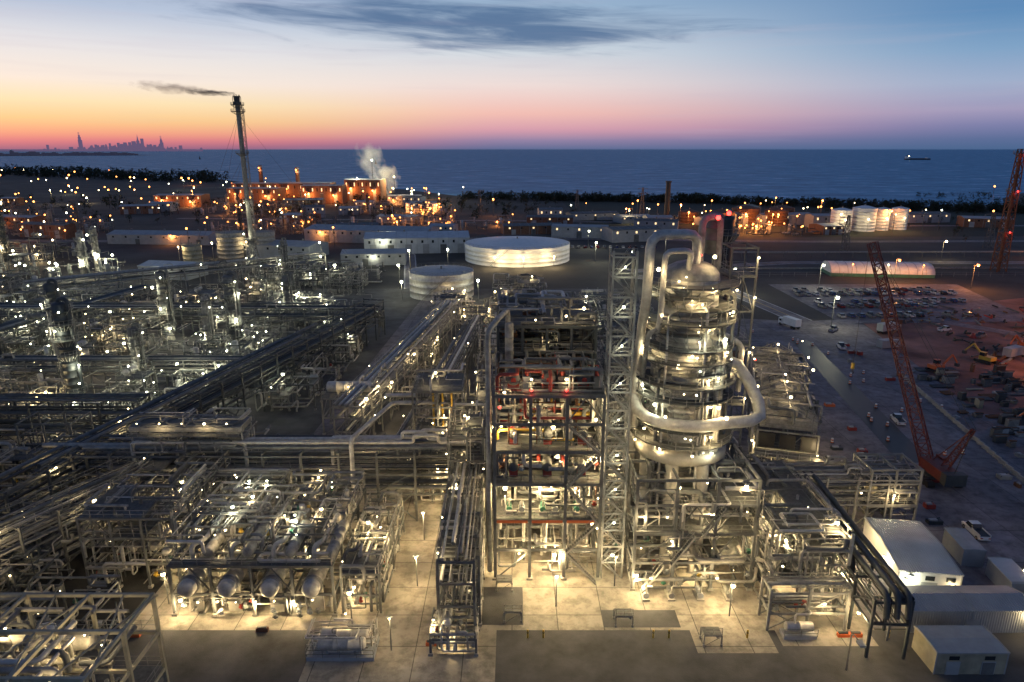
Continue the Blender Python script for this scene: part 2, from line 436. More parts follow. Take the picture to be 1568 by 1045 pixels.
def unit(name, x0, x1, y0, y1, hmax, kind='lc', nl=8, power=250, dens=1., st='mid', pm=PM, ncol=1, br=.16, coarse=False, every=2, extra=0):
    mb = MB(); area = (x1-x0)*(y1-y0)
    nf = max(1, int(area/150*dens))
    spots = []
    for _ in range(nf):
        w, d = R.uniform(4, 10), R.uniform(4, 9); h = hmax*R.uniform(.3, 1)
        w = min(w, (x1-x0)*.9); d = min(d, (y1-y0)*.9)
        x = R.uniform(x0, x1-w); y = R.uniform(y0, y1-d); k = max(1, int(h/3.6)); lv = [h*(i+1)/k for i in range(k)]
        fl = [z for z in lv if R.random() < .5]
        frame(mb, x, x+w, y, y+d, lv, max(1, int(w/4.5)), max(1, int(d/4.5)), R.choice([st, st, st, 'steel']), .26, fl, not coarse, .3, .3)
        spots.append((x, y, w, d, lv))
        for z in [0]+fl:
            if R.random() < .6:
                r_ = R.uniform(.4, .9)
                if R.random() < .5: exch(mb, x+w*R.uniform(.2, .8), y+.5, z+r_+.6, max(2, d-1.5), r_, R.choice(['alu', 'alu2', 'mid']))
                else: exch(mb, x+.5, y+d*R.uniform(.2, .8), z+r_+.6, max(2, w-1.5), r_, R.choice(['alu', 'alu2', 'mid']), 'x')
    tangle(mb, x0, x1, y0, y1, .6, hmax*.8, int(area/(22 if coarse else 10)*dens), .08, .32, pm, 6, not coarse)
    if not coarse: valves(mb, x0, x1, y0, y1, .5, 3, int(area/40*dens))
    for _ in range(int(area/260)):
        x, y = R.uniform(x0+1, x1-1), R.uniform(y0+1, y1-1); r = R.uniform(.5, 1.3); h = R.uniform(3, hmax*.8)
        mb.vessel((x, y, .8), (x, y, h), r, R.choice(['alu', 'alu2', 'mid', 'grey']), 14)
    for _ in range(ncol):
        column(mb, R.uniform(x0+3, x1-3), R.uniform(y0+3, y1-3), R.uniform(.9, 1.5), hmax*R.uniform(1.2, 1.8), R.choice(['mid', 'alu2', 'dark']), kind, 2, power, br)
    for k in range(nl+extra):
        sx, sy, w, d, lv = R.choice(spots); z = R.choice(lv)
        mb.lamp((sx+R.choice((0, w))+R.uniform(-.3, .3), sy+R.uniform(-.2, d), z+R.choice((1.5, -.6, 2.2))), kind, power if (k % every == 0 and k < nl) else 0, br)
    return mb.make(name)

# ------------------------------------------------------------------ ground, water
def sheet(name, pts, z, m):
    me = bpy.data.meshes.new(name+'_mesh'); me.from_pydata([(x, y, z) for x, y in pts], [], [tuple(range(len(pts)))])
    me.materials.append(M[m] if isinstance(m, str) else m); me.update()
    o = bpy.data.objects.new(name, me); COL.objects.link(o); return o
B = 150000
sheet('ground', [(-B, -2000), (B, -2000), (B, B), (-B, B)], 0, 'gravel')
wm = bpy.data.materials.new('lake_water'); wm.use_nodes = True
nt = wm.node_tree; nt.nodes.clear()
def NN(t): return nt.nodes.new(t)
wo = NN('ShaderNodeOutputMaterial'); dif = NN('ShaderNodeBsdfDiffuse'); glo = NN('ShaderNodeBsdfGlossy'); mxs = NN('ShaderNodeMixShader')
tc = NN('ShaderNodeTexCoord'); mp = NN('ShaderNodeMapping'); mp.inputs['Scale'].default_value = (.012, .02, .05); mp.inputs['Rotation'].default_value = (0, 0, .3)
nt.links.new(tc.outputs['Object'], mp.inputs['Vector'])
n1 = NN('ShaderNodeTexNoise'); n1.inputs['Scale'].default_value = 1.; n1.inputs['Detail'].default_value = 8; n1.inputs['Roughness'].default_value = .8
nt.links.new(mp.outputs[0], n1.inputs['Vector'])
bp = NN('ShaderNodeBump'); bp.inputs['Strength'].default_value = 1; bp.inputs['Distance'].default_value = 12
nt.links.new(n1.outputs['Fac'], bp.inputs['Height'])
cr = NN('ShaderNodeValToRGB'); e = cr.color_ramp.elements
e[0].position = .38; e[0].color = (.012, .125, .22, 1); e[1].position = .58; e[1].color = (.09, .34, .50, 1)
e2 = e.new(.67); e2.color = (.7, .8, .9, 1)
nt.links.new(n1.outputs['Fac'], cr.inputs['Fac']); nt.links.new(cr.outputs[0], dif.inputs['Color'])
glo.inputs['Color'].default_value = (.72, .82, 1, 1); glo.inputs['Roughness'].default_value = .25
nt.links.new(bp.outputs['Normal'], glo.inputs['Normal'])
mxs.inputs[0].default_value = .2
nt.links.new(dif.outputs[0], mxs.inputs[1]); nt.links.new(glo.outputs[0], mxs.inputs[2]); nt.links.new(mxs.outputs[0], wo.inputs['Surface'])
shore = [(-B, 9000), (-9000, 3300), (-3000, 2350), (-1900, 2120), (-1447, 1987), (-1000, 1640), (-593, 1432), (-420, 1200), (-280, 1180), (-170, 1080), (-73, 926), (80, 870), (247, 832), (462, 737), (540, 760), (620, 880), (720, 985), (1000, 1020), (2500, 1100), (B, 3000), (B, B-10), (-B, B-10)]
sheet('lake_water', shore, .15, wm)
sheet('sand_beach', [(-73, 922), (80, 864), (247, 826), (462, 730), (548, 758), (540, 775), (462, 741), (247, 837), (80, 876), (-73, 932)], .22, 'sand')
sheet('distant_shore_land', [(-12000, 5200), (-5600, 5600), (-3750, 6900), (-3650, 7300), (-5200, 8600), (-14000, 12000)], .6, 'grass')
sheet('concrete_pavement', [(-50, 75), (47, 75), (47, 128), (-50, 128)], .006, 'slab')
sheet('concrete_lane', [(-25, 50), (-2, 50), (-2, 75.2), (-25, 75.2)], .012, 'slab')
sheet('asphalt_apron', [(-70, 30), (150, 30), (150, 75.1), (-70, 75.1)], .004, 'asph')
sheet('asphalt_patch', [(12, 75.5), (22, 75.5), (22, 79), (12, 79)], .014, 'asph')
sheet('asphalt_patch', [(-4, 76), (1.5, 76), (1.5, 84), (-4, 84)], .014, 'asph')
sheet('concrete_pad', [(23, 70.8), (33, 70.8), (33, 75.2), (23, 75.2)], .013, 'slab')
sheet('concrete_pad', [(34, 72), (46, 72), (46, 75.2), (34, 75.2)], .013, 'slab')
sheet('yard_pavement', [(47, 75.3), (120, 75.3), (112, 150), (125, 235), (80, 245), (47, 240)], .008, 'yard')
sheet('asphalt_strip', [(91, 214), (97, 214), (83.5, 124), (77, 124)], .02, 'black')
sheet('dirt_ground', [(110, 150), (230, 140), (300, 310), (128, 250)], .03, 'dirt')
sheet('car_park', [(118, 236), (190, 240), (205, 310), (118, 310)], .05, 'yard')
sheet('plant_pavement', [(-230, 128.2), (46.8, 128.2), (46.8, 300), (-230, 300)], .008, 'asph')
sheet('side_road', [(-44, 128.3), (-36, 128.3), (-30, 290), (-37, 290)], .03, 'yard')
def road(name, pts, w, z=.06, m='asph', lines=True):
    mb = MB()
    def strip(off, ww, zz, mm):
        i = len(mb.v)
        for k, p in enumerate(pts):
            a = pts[max(0, k-1)]; c = pts[min(len(pts)-1, k+1)]; d = math.dist(a, c); nx_, ny_ = -(c[1]-a[1])/d, (c[0]-a[0])/d
            for o in (off-ww/2, off+ww/2): mb.v.append((p[0]+nx_*o, p[1]+ny_*o, zz))
        for k in range(len(pts)-1): mb.face((i+2*k+1, i+2*k, i+2*k+2, i+2*k+3), mm)
    strip(0, w, z, m)
    if lines:
        strip(0, .35, z+.02, 'yellow')
        for s in (-1, 1): strip(s*(w/2-.6), .25, z+.02, 'white')
    return mb.make(name)
road('road', [(60, 345), (150, 372), (300, 372), (520, 372)], 9, .06, 'yard')
road('road', [(-400, 470), (-150, 455), (0, 480), (200, 460), (600, 470)], 9, .06, 'yard')
road('road', [(100, 235), (150, 245), (176, 215), (168, 190), (150, 170)], 7, .08, 'yard', False)
road('road', [(60, 330), (95, 300), (105, 240)], 9, .08, 'yard')
road('road', [(-45, 300), (-60, 400), (-90, 470)], 7, .08, 'yard')
road('road', [(-300, 620), (0, 600), (300, 560), (600, 560)], 8, .06, 'yard')
sheet('grass', [(60, 480), (640, 500), (640, 740), (460, 720), (247, 815), (60, 850)], .05, 'grass')

# ------------------------------------------------------------------ main process structure
mb = MB()
lv = [5, 9.7, 15.3, 20.2, 24.3, 28.3]
frame(mb, -2.4, 12.4, 86, 105, lv, 3, 3, 'mid', .42, (9.7, 15.3, 20.2, 28.3), True, .35, .12)
frame(mb, -2.0, 12.0, 94, 106, [28.3, 32, 35.8], 4, 2, 'dark', .36, (32, 35.8), True, .5, .25)
for x in (-2.4, 2.53, 7.47):
    mb.box(x+.25, 85.75, 9.2, x+4.6, 85.82, 9.6, 'orange')
for i, x in enumerate((.2, 5, 9.8)):
    mb.vessel((x, 88, 29.9), (x, 91.6, 29.9), .95, 'mid', 20)
    for yy in (88.6, 91): mb.box(x-.8, yy-.15, 28.4, x+.8, yy+.15, 29.4, 'red')
    mb.cyl((x, 87.3, 29.9), (x, 87.6, 29.9), .35, 'red', 12)
    mb.pipe([(x, 90, 30.8), (x, 90, 32), (x+1.4, 90, 32), (x+1.4, 90, 29)], .22, 'alu2')
    mb.box(x+1.3, 88, 28.4, x+2.4, 89.4, 30.2, R.choice(['red', 'mid', 'grey'])); mb.cyl((x+1.85, 88.6, 30.2), (x+1.85, 88.6, 31.2), .3, 'red', 10)
    pump(mb, x-.6, 88.2, 9.78, 'green'); pump(mb, x+1.2, 88.2, 9.78, 'grey')
    for z in (15.4, 20.3):
        mb.vessel((x, 87.6, z+1.6), (x, 93, z+1.6), .7, R.choice(['rust', 'alu2', 'mid']), 16)
        for yy in (88, 92): mb.box(x-.6, yy-.15, z, x+.6, yy+.15, z+1.2, 'red')
tangle(mb, -2, 12, 86.6, 93.5, 28.6, 32, 60, .08, .28, ['alu2', 'mid', 'red', 'steel', 'rust', 'mid'])
tangle(mb, -2, 12, 86.8, 104, .8, 8.8, 90, .08, .3); tangle(mb, -2, 12, 86.6, 103, 10.4, 14.6, 80, .08, .3, PM+['rust'])
tangle(mb, -2, 12, 86.6, 103, 16, 19.6, 90, .08, .32, PM+['red', 'rust']); tangle(mb, -2, 12, 86.6, 103, 21, 27.6, 110, .08, .35, PM+['red', 'yellow', 'rust'])
tangle(mb, -2, 12, 94, 105, 29, 35, 110, .1, .4, ['dark', 'dark', 'mid', 'black', 'rust'])
tangle(mb, -2, 12, 94, 105, 36.2, 38.5, 30, .1, .3, PM)
valves(mb, -2, 12, 86.5, 95, 10, 12, 14); valves(mb, -2, 12, 86.5, 95, 15.6, 18, 14); valves(mb, -2, 12, 86.5, 95, 20.5, 23, 14)
mb.pipe([(-3.2, 86.5, 1), (-3.2, 86.5, 37), (-2, 88, 38.2), (-.6, 94, 38.2), (-.6, 95, 30)], .38, 'alu2', 12)
mb.vessel((-.4, 92.6, 29), (-.4, 92.6, 36.4), .6, 'alu2', 16)
for z in (2.5, 7.5, 12.5, 17.8, 22.5, 26.5):
    for x in (-1.6, 3.2, 6.3, 11.4):
        mb.lamp((x+R.uniform(-.7, .7), 87.5+R.uniform(-.8, 3), z+R.uniform(.3, 1.3)), 'lw', R.choice([180, 300, 460]), .16)
for x in (-1, 4, 9): mb.lamp((x, 87.4, 13.8), 'lw', 620, .17)
for x in (1, 7): mb.lamp((x, 86, 4.2), 'lw', 700, .16)
for k in range(5): mb.lamp((R.uniform(-2, 12), R.uniform(90, 104), R.choice([33.4, 37.6])), 'lw', 110, .14)
for x in (2.6, 7.3): mb.lamp((x, 86.4, 30.4), 'lw', 90, .13)
for p in ((2.6, 86.2, 28.9), (7.3, 86.2, 28.9), (-1.7, 87.4, 26)): mb.lamp(p, 'lr', 40, .15)
for k, z in enumerate(lv[:-1]):
    mb.stairs(7.6 if k % 2 else 12, 12 if k % 2 else 7.6, 84.6, lv[k-1] if k else 0, z)
mb.make('process_structure')

mb = MB()
zs = [2.6*(i+1) for i in range(18)]
for x in (12.9, 15.9):
    for y in (86.2, 89.2): mb.beam((x, y, 0), (x, y, 47.6), .26, 'steel')
for k, z in enumerate(zs):
    for y in (86.2, 89.2):
        mb.beam((12.9, y, z), (15.9, y, z), .18, 'steel', .24)
        a, b_ = (12.9, 15.9) if k % 2 else (15.9, 12.9); mb.beam((a, y, z-2.6), (b_, y, z), .12, 'steel')
    for x in (12.9, 15.9): mb.beam((x, 86.2, z), (x, 89.2, z), .16, 'steel', .22); mb.beam((x, 86.2, z-2.6), (x, 89.2, z), .09, 'steel')
    a, b_ = (13.5, 15.3) if k % 2 else (15.3, 13.5)
    mb.stairs(a, b_, 86.8+(k % 2)*1.1, z-2.6, z, .8)
    x = 15.3 if k % 2 else 12.95; mb.box(x, 86.3, z+.02, x+.55, 89.1, z+.08, 'grat')
    mb.rail([(12.9, 86.2), (15.9, 86.2)], z)
    if k % 2 == 0: mb.lamp((14.4, 85.9, z+1.4), 'lc', 75, .14)
mb.make('stair_tower')

# ------------------------------------------------------------------ distillation column
mb = MB(); cx, cy = 24.7, 93; RA, RB = 4.75, 3.9
def shell(z0, z1, r0, r1, m='clad'):
    n = max(1, int((z1-z0)/.9)); pr = []
    for k in range(n):
        ta, tb = k/n, (k+1)/n; ra, rb = r0+(r1-r0)*ta, r0+(r1-r0)*tb; za, zb = (z1-z0)*ta, (z1-z0)*tb
        pr += [(za, ra+.035), (za+.07, ra+.035), (za+.08, ra), (zb-.01, rb)]
    mb.rev((cx, cy, z0), (0, 0, 1), pr, m, 48, True)
shell(19, 33, RA, RA); shell(33.02, 34.6, RA, RB, 'alu2'); shell(34.62, 43, RB, RB)
mb.rev((cx, cy, 43.02), (0, 0, 1), [(0, RB), (.8, 3.7), (1.5, 3.15), (2.0, 2.2), (2.3, 1.1), (2.4, 0)], 'alu2', 40, False)
mb.rev((cx, cy, 8), (0, 0, 1), [(0, 0), (.2, 1.2), (.8, 2.2), (5, 2.5), (7, 3.1), (11, RA-.02)], 'alu2', 40, False)
for k in range(8):
    a = k*pi/4+.39; x, y = cx+5.6*cos(a), cy+5.6*sin(a); mb.cyl((x, y, 0), (x, y, 17.6), .95, 'conc', 14)
mb.rev((cx, cy, 17.6), (0, 0, 1), [(0, 4.3), (0, 6.6), (1.4, 6.6), (1.4, RA)], 'conc', 40, False)
for j, (z, a0, a1, w) in enumerate(((20.2, 0, 6.28, 2.6), (22.2, 3.2, 5.2, 1.8), (26.6, 2.6, 6.8, 2.2), (28.8, 0, 6.28, 2.4), (30.4, 4.2, 6.4, 1.7), (32, 3.0, 5.6, 2.0), (33.8, 3.0, 7.2, 2.6), (35.8, 2.8, 4.8, 2.0), (37.4, 2.6, 6.9, 2.7), (39.2, 4.2, 7.4, 2.0), (40.8, 3, 5, 2.1), (42.4, 0, 6.28, 2.6))):
    r = RA if z < 33.5 else RB
    platform_ring(mb, (cx, cy), z, r+.08, r+w, a0, a1)
    for q in range(3):
        a = max(a0+.1, 3.3)+q*.9+R.uniform(0, .6); a = min(a, a1-.05)
        mb.lamp((cx+(r+w-.1)*cos(a), cy+(r+w-.1)*sin(a), z+R.choice([1.7, -.5])), R.choice(['lw', 'lc']), 150 if q != 1 else 0, .14, (.0, -.3, -.4))
    if j % 2 == 0:
        a = 4.2+R.uniform(-.3, 1.2); mb.lamp((cx+(r+w*.7)*cos(a), cy+(r+w*.7)*sin(a), z-.5), 'lw', 120, .1, (0, 0, -.3))
for _ in range(34):
    z = R.uniform(20, 42); a = R.uniform(2.9, 6.6); r = RA if z < 33 else RB; rr = R.uniform(.15, .42)
    mb.cyl((cx+r*.95*cos(a), cy+r*.95*sin(a), z), (cx+(r+.7)*cos(a), cy+(r+.7)*sin(a), z), rr, 'alu2', 12)
    mb.cyl((cx+(r+.65)*cos(a), cy+(r+.65)*sin(a), z), (cx+(r+.8)*cos(a), cy+(r+.8)*sin(a), z), rr*1.35, 'steel', 12)
for _ in range(24):
    a = R.uniform(2.6, 6.9); z = R.uniform(24, 42); r = 5.4+R.uniform(0, .7); r_ = R.uniform(.08, .3)
    mb.pipe([(cx+3.8*cos(a), cy+3.8*sin(a), z), (cx+r*cos(a), cy+r*sin(a), z), (cx+r*cos(a), cy+r*sin(a), R.uniform(3, 20))], r_, R.choice(['alu', 'alu2', 'alu2', 'steel', 'mid']), 10)
for (x, y, z0, z1) in ((22, 87.6, 20, 28.8), (27, 87.8, 28.9, 37), (23.5, 88.6, 34, 42.4), (19.8, 89, 28.8, 34)): mb.ladder(x, y, z0, z1)
mb.pipe([(24.8, 92, 44), (24.8, 91, 49.2), (18.2, 89.6, 49.2), (18.0, 89.6, 40), (18.0, 92, 36), (17.8, 95, 10)], .66, 'alu', 20)
mb.pipe([(23.6, 90.6, 44), (23.6, 89.4, 47.2), (20, 88.6, 47.2), (19.8, 88.6, 38), (19.8, 90, 36)], .4, 'alu', 18)
mb.pipe([(26, 94, 44.5), (26, 94, 51), (29, 96, 51), (29.6, 97, 20)], .5, 'alu2', 16)
mb.vessel((28.6, 97, 46), (28.6, 97, 51), 1.2, 'mid', 20)
arc = [(17.7, 93, 25.4), (17.8, 90.5, 24.5)]+[(cx+7.2*cos(a), cy+7.2*sin(a)-.3, 24) for a in lin(3.75, 5.3, 8)]+[(32.8, 87.4, 24), (34.4, 88.4, 24.4), (34.7, 90.2, 25.6), (33.8, 92, 28), (32.2, 93, 30.4), (29.2, 93.3, 31.4)]
mb.pipe(arc, .84, 'alu', 24, False)
mb.pipe([(33, 94, 26), (33, 94, 33), (28.6, 94, 35.5)], .4, 'alu', 14)
mb.pipe([(18.4, 96, 16), (18.4, 89, 36), (20.6, 90, 37)], .35, 'alu2', 12)
for p in ((27.5, 92, 51.2), (29.5, 94, 51.6)): mb.lamp(p, 'lr', 100, .25)
for p in ((25, 89.8, 46.5), (33.6, 90, 32)): mb.lamp(p, 'lr', 0, .18)
for p in ((19, 87.6, 45), (27, 90.5, 46.2), (21.8, 87.8, 43.4)): mb.lamp(p, 'lw', 150, .15)
for p in ((20, 83, 26.4), (28, 83, 26.2), (24, 83.4, 20.6)): mb.lamp(p, 'lw', 200, .15)
mb.make('distillation_column')

mb = MB()
frame(mb, 17, 33.5, 83.5, 101.5, [4.5, 9, 13.4, 17.2], 3, 3, 'mid', .38, (4.5, 9, 13.4), True, .45, .45)
tangle(mb, 17, 34, 83, 101, .7, 4, 80, .08, .3); tangle(mb, 17, 34, 83, 101, 5, 17, 150, .08, .38)
frame(mb, 30.4, 34, 94, 99, [20, 24, 28, 33, 38, 43, 47], 1, 1, 'mid', .24, (24, 33, 43), True, .5, 0)
valves(mb, 17, 34, 82, 90, .5, 3, 20); valves(mb, 17, 34, 83, 90, 4.7, 6, 14)
for x in (18.5, 22, 26, 30): pump(mb, x, 82, 0, R.choice(['grey', 'grey', 'steel']))
for j, z in enumerate((3, 7, 11.5, 15.6)):
    for q, x in enumerate((18, 22, 27, 32)): mb.lamp((x+R.uniform(-1, 1), 84+R.uniform(-1, 3), z+R.uniform(-.5, .8)), 'lw', 400 if (q+j) % 2 == 0 else 0, .16)
for x in (19, 28): mb.lamp((x, 81, 3.6), 'lw', 650, .16)
for z in (25, 32, 40, 45.6): mb.lamp((34, 93.6, z), 'lw', 110, .14)
for k in range(3): mb.stairs(18+4*k, 21+4*k, 82.3, [0, 4.5, 9][k], [4.5, 9, 13.4][k])
mb.make('column_support_structure')

mb = MB()
frame(mb, 34.5, 43, 80, 100, [4, 8, 12], 2, 4, 'mid', .3, (4, 8, 12), True, .4, .3)
tangle(mb, 34, 44, 78, 100, .7, 13, 190, .07, .3)
for k in range(6): exch(mb, 35.5+(k % 3)*2.8, 81+(k//3)*9, 5.2, 6, .55, 'alu2')
rack(mb, (33, 76.5), (43, 76.5), 3, [3, 6], 4, st='steel', rmax=.25)
valves(mb, 33, 44, 75.6, 80, .5, 3, 18)
for k in range(14): mb.lamp((R.uniform(34, 43.5), R.uniform(77, 97), R.choice([2.4, 6.2, 10, 13])), 'lw', 420 if k % 2 else 0, .16)
mb.lamp((40, 75, 4), 'lw', 380, .14)
mb.make('exchanger_structure')

mb = MB()
mb.box(34.5, 73.2, 0, 38.7, 74.8, .5, 'grey'); mb.vessel((35, 74, 1.4), (38.2, 74, 1.4), .6, 'alu', 16); mb.rail([(34.5, 73.1), (38.7, 73.1)], .5)
mb.pipe([(36, 74, 2), (36, 74, 3.2), (38, 74, 3.2), (38, 76, 3.2)], .15, 'alu')
mb.make('pump_skid')
mb = MB()
for (x, y, p) in ((-13.5, 84, 800), (-14, 96, 800), (-12, 107, 700), (-49, 92, 700), (-47, 80, 500), (44.6, 92, 800), (44.6, 80, 700), (52, 92, 600), (14.6, 84, 600), (-33, 101, 700), (-21, 76, 400), (50, 110, 700), (-15, 71, 260), (6, 79.5, 500), (29, 77.5, 500)):
    mb.cyl((x, y+.3, 0), (x, y+.3, 5), .09, 'mid', 8); mb.beam((x-.4, y+.2, 5), (x+.4, y+.2, 5), .12, 'mid'); mb.lamp((x, y, 4.9), 'lw', p, .17)
mb.make('flood_lamp_posts')

# ------------------------------------------------------------------ front left exchanger bank
mb = MB()
frame(mb, -45, -23.6, 78, 99, [3.4, 7.6], 4, 4, 'mid', .35, (), False, .2)
for k, x in enumerate((-42.4, -37.2, -31.6, -26.2)):
    mb.vessel((x, 76.6, 4.9), (x, 92, 4.9), 1.15, 'alu', 22)
    mb.cyl((x, 77.4, 4.9), (x, 77.6, 4.9), 1.36, 'steel', 22); mb.cyl((x, 77.7, 4.9), (x, 77.9, 4.9), 1.36, 'steel', 22)
    for yy in (79, 84, 90): mb.box(x-.9, yy-.25, 0, x+.9, yy+.25, 4.2, 'conc')
    mb.vessel((x+2.4, 79, 8.9), (x+2.4, 86, 8.9), .75, 'alu2', 18)
    mb.pipe([(x, 79.5, 5.5), (x, 79.5, 9.6), (x+1.2, 81, 9.6), (x+1.2, 88, 9.6), (x+1.2, 88, 3)], .32, 'alu', 12)
    mb.pipe([(x-1.2, 83, 5), (x-1.2, 83, 10.2), (x-1.2, 90, 10.2), (x-1.2, 90, 3)], .24, 'alu2', 10)
    mb.box(x-1.6, 80, 7.66, x-.2, 98, 7.72, 'grat'); mb.rail([(x-1.6, 80), (x-1.6, 98)], 7.72); mb.rail([(x-.2, 84), (x-.2, 98)], 7.72)
    for yy in (84, 88.5, 93):
        mb.box(x+.2, yy, 7.7, x+1.9, yy+1.7, 9.1, 'alu2'); mb.cyl((x+1, yy+.8, 9.1), (x+1, yy+.8, 10.1), .42, 'alu', 12)
mb.box(-45, 78, 7.66, -23.6, 79.2, 7.72, 'grat'); mb.rail([(-45, 77.9), (-23.6, 77.9)], 7.72); mb.rail([(-45, 78), (-45, 99), (-23.6, 99), (-23.6, 78)], 7.72)
tangle(mb, -45, -23.6, 78.5, 99, 7.9, 10.8, 110, .08, .26, ['alu', 'alu2', 'alu2', 'steel', 'mid']); tangle(mb, -45, -23.6, 77.5, 98, .6, 3.2, 90, .07, .22)
valves(mb, -45, -23.6, 76.8, 80, .4, 2, 22); valves(mb, -45, -23.6, 80, 98, 8, 9.6, 26)
for k, x in enumerate(lin(-44, -24, 8)): mb.lamp((x, 77.4+R.uniform(0, .6), 2.4), 'lw', 420 if k % 2 == 0 else 0, .15)
for k in range(22): mb.lamp((R.uniform(-45, -24), R.uniform(79, 99), 10.6+R.uniform(0, 1.2)), R.choice(['lw', 'lc']), 170 if k % 2 else 0, .14)
for x in (-40, -29): mb.lamp((x, 88, 3), 'lw', 600, .14)
mb.make('heat_exchanger_bank')

def module(name, x0, x1, y0, y1, levels, npp, nl, power=300, st='mid', kind='lw', floors=None, dens=1):
    mb = MB(); frame(mb, x0, x1, y0, y1, levels, max(1, round((x1-x0)/4)), max(1, round((y1-y0)/4.5)), st, .28, floors if floors is not None else levels[1:], True, .35, .4)
    tangle(mb, x0, x1, y0, y1, .6, levels[-1]+1, npp, .07, .28); valves(mb, x0, x1, y0, y1, .4, 2, int(npp/5))
    for _ in range(max(1, npp//35)): exch(mb, R.uniform(x0+1, x1-1), y0+R.uniform(.5, 2), levels[0]+1.2, min(6, (y1-y0)*.6), .5, R.choice(['alu', 'alu2']))
    for k in range(nl): mb.lamp((R.uniform(x0, x1), R.uniform(y0-.6, y1), R.choice([2.2]+[z+1.6 for z in levels])), kind, power*1.4 if k % 2 == 0 else 0, .15)
    return mb.make(name)
module('pipe_module', -22.5, -17.5, 78, 98, [3.2, 6.4], 100, 8)
module('pipe_module', -9.6, -4.2, 76, 96, [3.4, 7, 10.4], 150, 10)
module('pipe_module', -10, -4, 98, 112, [5, 9, 13, 17], 100, 6, 240)
module('valve_manifold', -10, -4.4, 70.5, 75, [2.4], 40, 3, 140, floors=[])
module('pipe_module', 12.6, 16.6, 92, 102, [6, 12, 18, 24], 80, 5)
module('pipe_module', -60, -47, 84, 104, [4, 8, 11], 190, 8, 260, 'mid')
module('pipe_module', -17, -11, 108, 114, [4, 8, 12], 60, 4, 240)
mb = MB()
rack(mb, (-6.8, 72), (-6.8, 112), 4.4, [6, 9.2, 12.2], 6, st='mid', rmax=.3, lamps=('lw', 6, 240, .14), rail=False)
mb.make('pipe_rack')

mb = MB()
rack(mb, (-78, 106), (-3.5, 106), 8, [5.5, 9, 12.2], 6, st='mid', w=.36, rmax=.38, lamps=('lw', 7, 260, .15), pm=['mid', 'alu2', 'steel', 'dark', 'mid', 'alu2'])
for (x0, x1, y, z) in ((-62, -4, 102.6, 14), (-44, -6, 103.6, 14.2), (-30, -3, 104.8, 14)):
    mb.pipe([(x0, y, 5), (x0, y, z), (x1-12, y, z), (x1-12, y-.2, z+1.3), (x1-8, y-.2, z+1.3), (x1-8, y, z), (x1, y, z), (x1, y, z-5)], .3, 'alu', 14)
mb.pipe([(-26, 101.6, 4), (-26, 101.6, 15), (-22, 118, 15), (-14, 118, 15), (-14, 122, 15), (-24, 122, 15)], .38, 'alu', 14)
mb.make('pipe_rack')
mb = MB(); aircooler(mb, -62, -44, 103, 107, 14.6, False, 5)
for x in lin(-62, -44, 5):
    for y in (103, 107): mb.beam((x, y, 12), (x, y, 15.7), .25, 'steel')
tangle(mb, -62, -44, 102, 108, 12.5, 14.5, 30, .08, .25)
tangle(mb, -62, -44, 102.5, 107.5, 16.8, 18, 16, .08, .2)
mb.make('air_cooler')
mb = MB(); rack(mb, (-71, 78), (-60, 101), 6, [4, 8, 11], 5, st='mid', rmax=.4, pm=PM, lamps=('lw', 5, 280, .15), rail=True); mb.make('pipe_rack')
mb = MB(); rack(mb, (-54, 99.5), (-36, 99.5), 3.4, [6, 10], 5, st='mid', rmax=.35, rail=True, lamps=('lw', 4, 170, .14)); mb.make('pipe_rack')

mb = MB()
for y in (60.6, 55, 49):
    for x in (-37, -43.5, -50, -57): mb.beam((x, y, 0), (x, y, 16), .34, 'cream')
    for z in (16, 11.5, 7): mb.beam((-62, y, z-.2), (-37, y, z-.2), .3, 'cream', .36)
for x in (-37, -43.5, -50, -57):
    for z in (16, 11.5, 7): mb.beam((x, 44, z-.2), (x, 60.6, z-.2), .26, 'cream', .34)
for x in (-40, -47, -54): mb.beam((x, 49, 15.8), (x+3.5, 60.6, 15.8), .14, 'cream'); mb.beam((x+3.4, 49, 15.8), (x, 60.6, 15.8), .14, 'cream')
tangle(mb, -60, -39, 48, 60, 4, 14.5, 130, .1, .4, ['alu', 'alu2', 'alu2', 'steel', 'mid'])
mb.vessel((-55, 53, 8.6), (-46, 53, 8.6), 1.1, 'alu2', 20); mb.vessel((-50, 57.5, 12.6), (-42, 57.5, 12.6), .8, 'alu2', 18)
mb.box(-57, 55, 7.02, -37, 60.6, 7.08, 'grat'); mb.rail([(-57, 60.7), (-37, 60.7), (-37, 49)], 7.08); mb.rail([(-57, 60.8), (-37, 60.8)], 11.5)
for k in range(11): mb.lamp((R.uniform(-60, -38), R.uniform(50, 61), R.choice([8, 12.5, 14.4])), 'lw', 150, .12)
mb.make('steel_frame_structure')

for (x0, x1, y0, y1, h, nl, c) in ((-92, -62, 78, 100, 11, 7, 0), (-75, -50, 62, 82, 9, 7, 0), (-120, -80, 96, 122, 12, 9, 1), (-76, -47, 112, 128, 10, 7, 0), (-100, -80, 70, 92, 9, 4, 0)):
    unit('process_unit', x0, x1, y0, y1, h, 'lw', nl, 300, 1.45, 'mid', DPM, c, .16, extra=4)

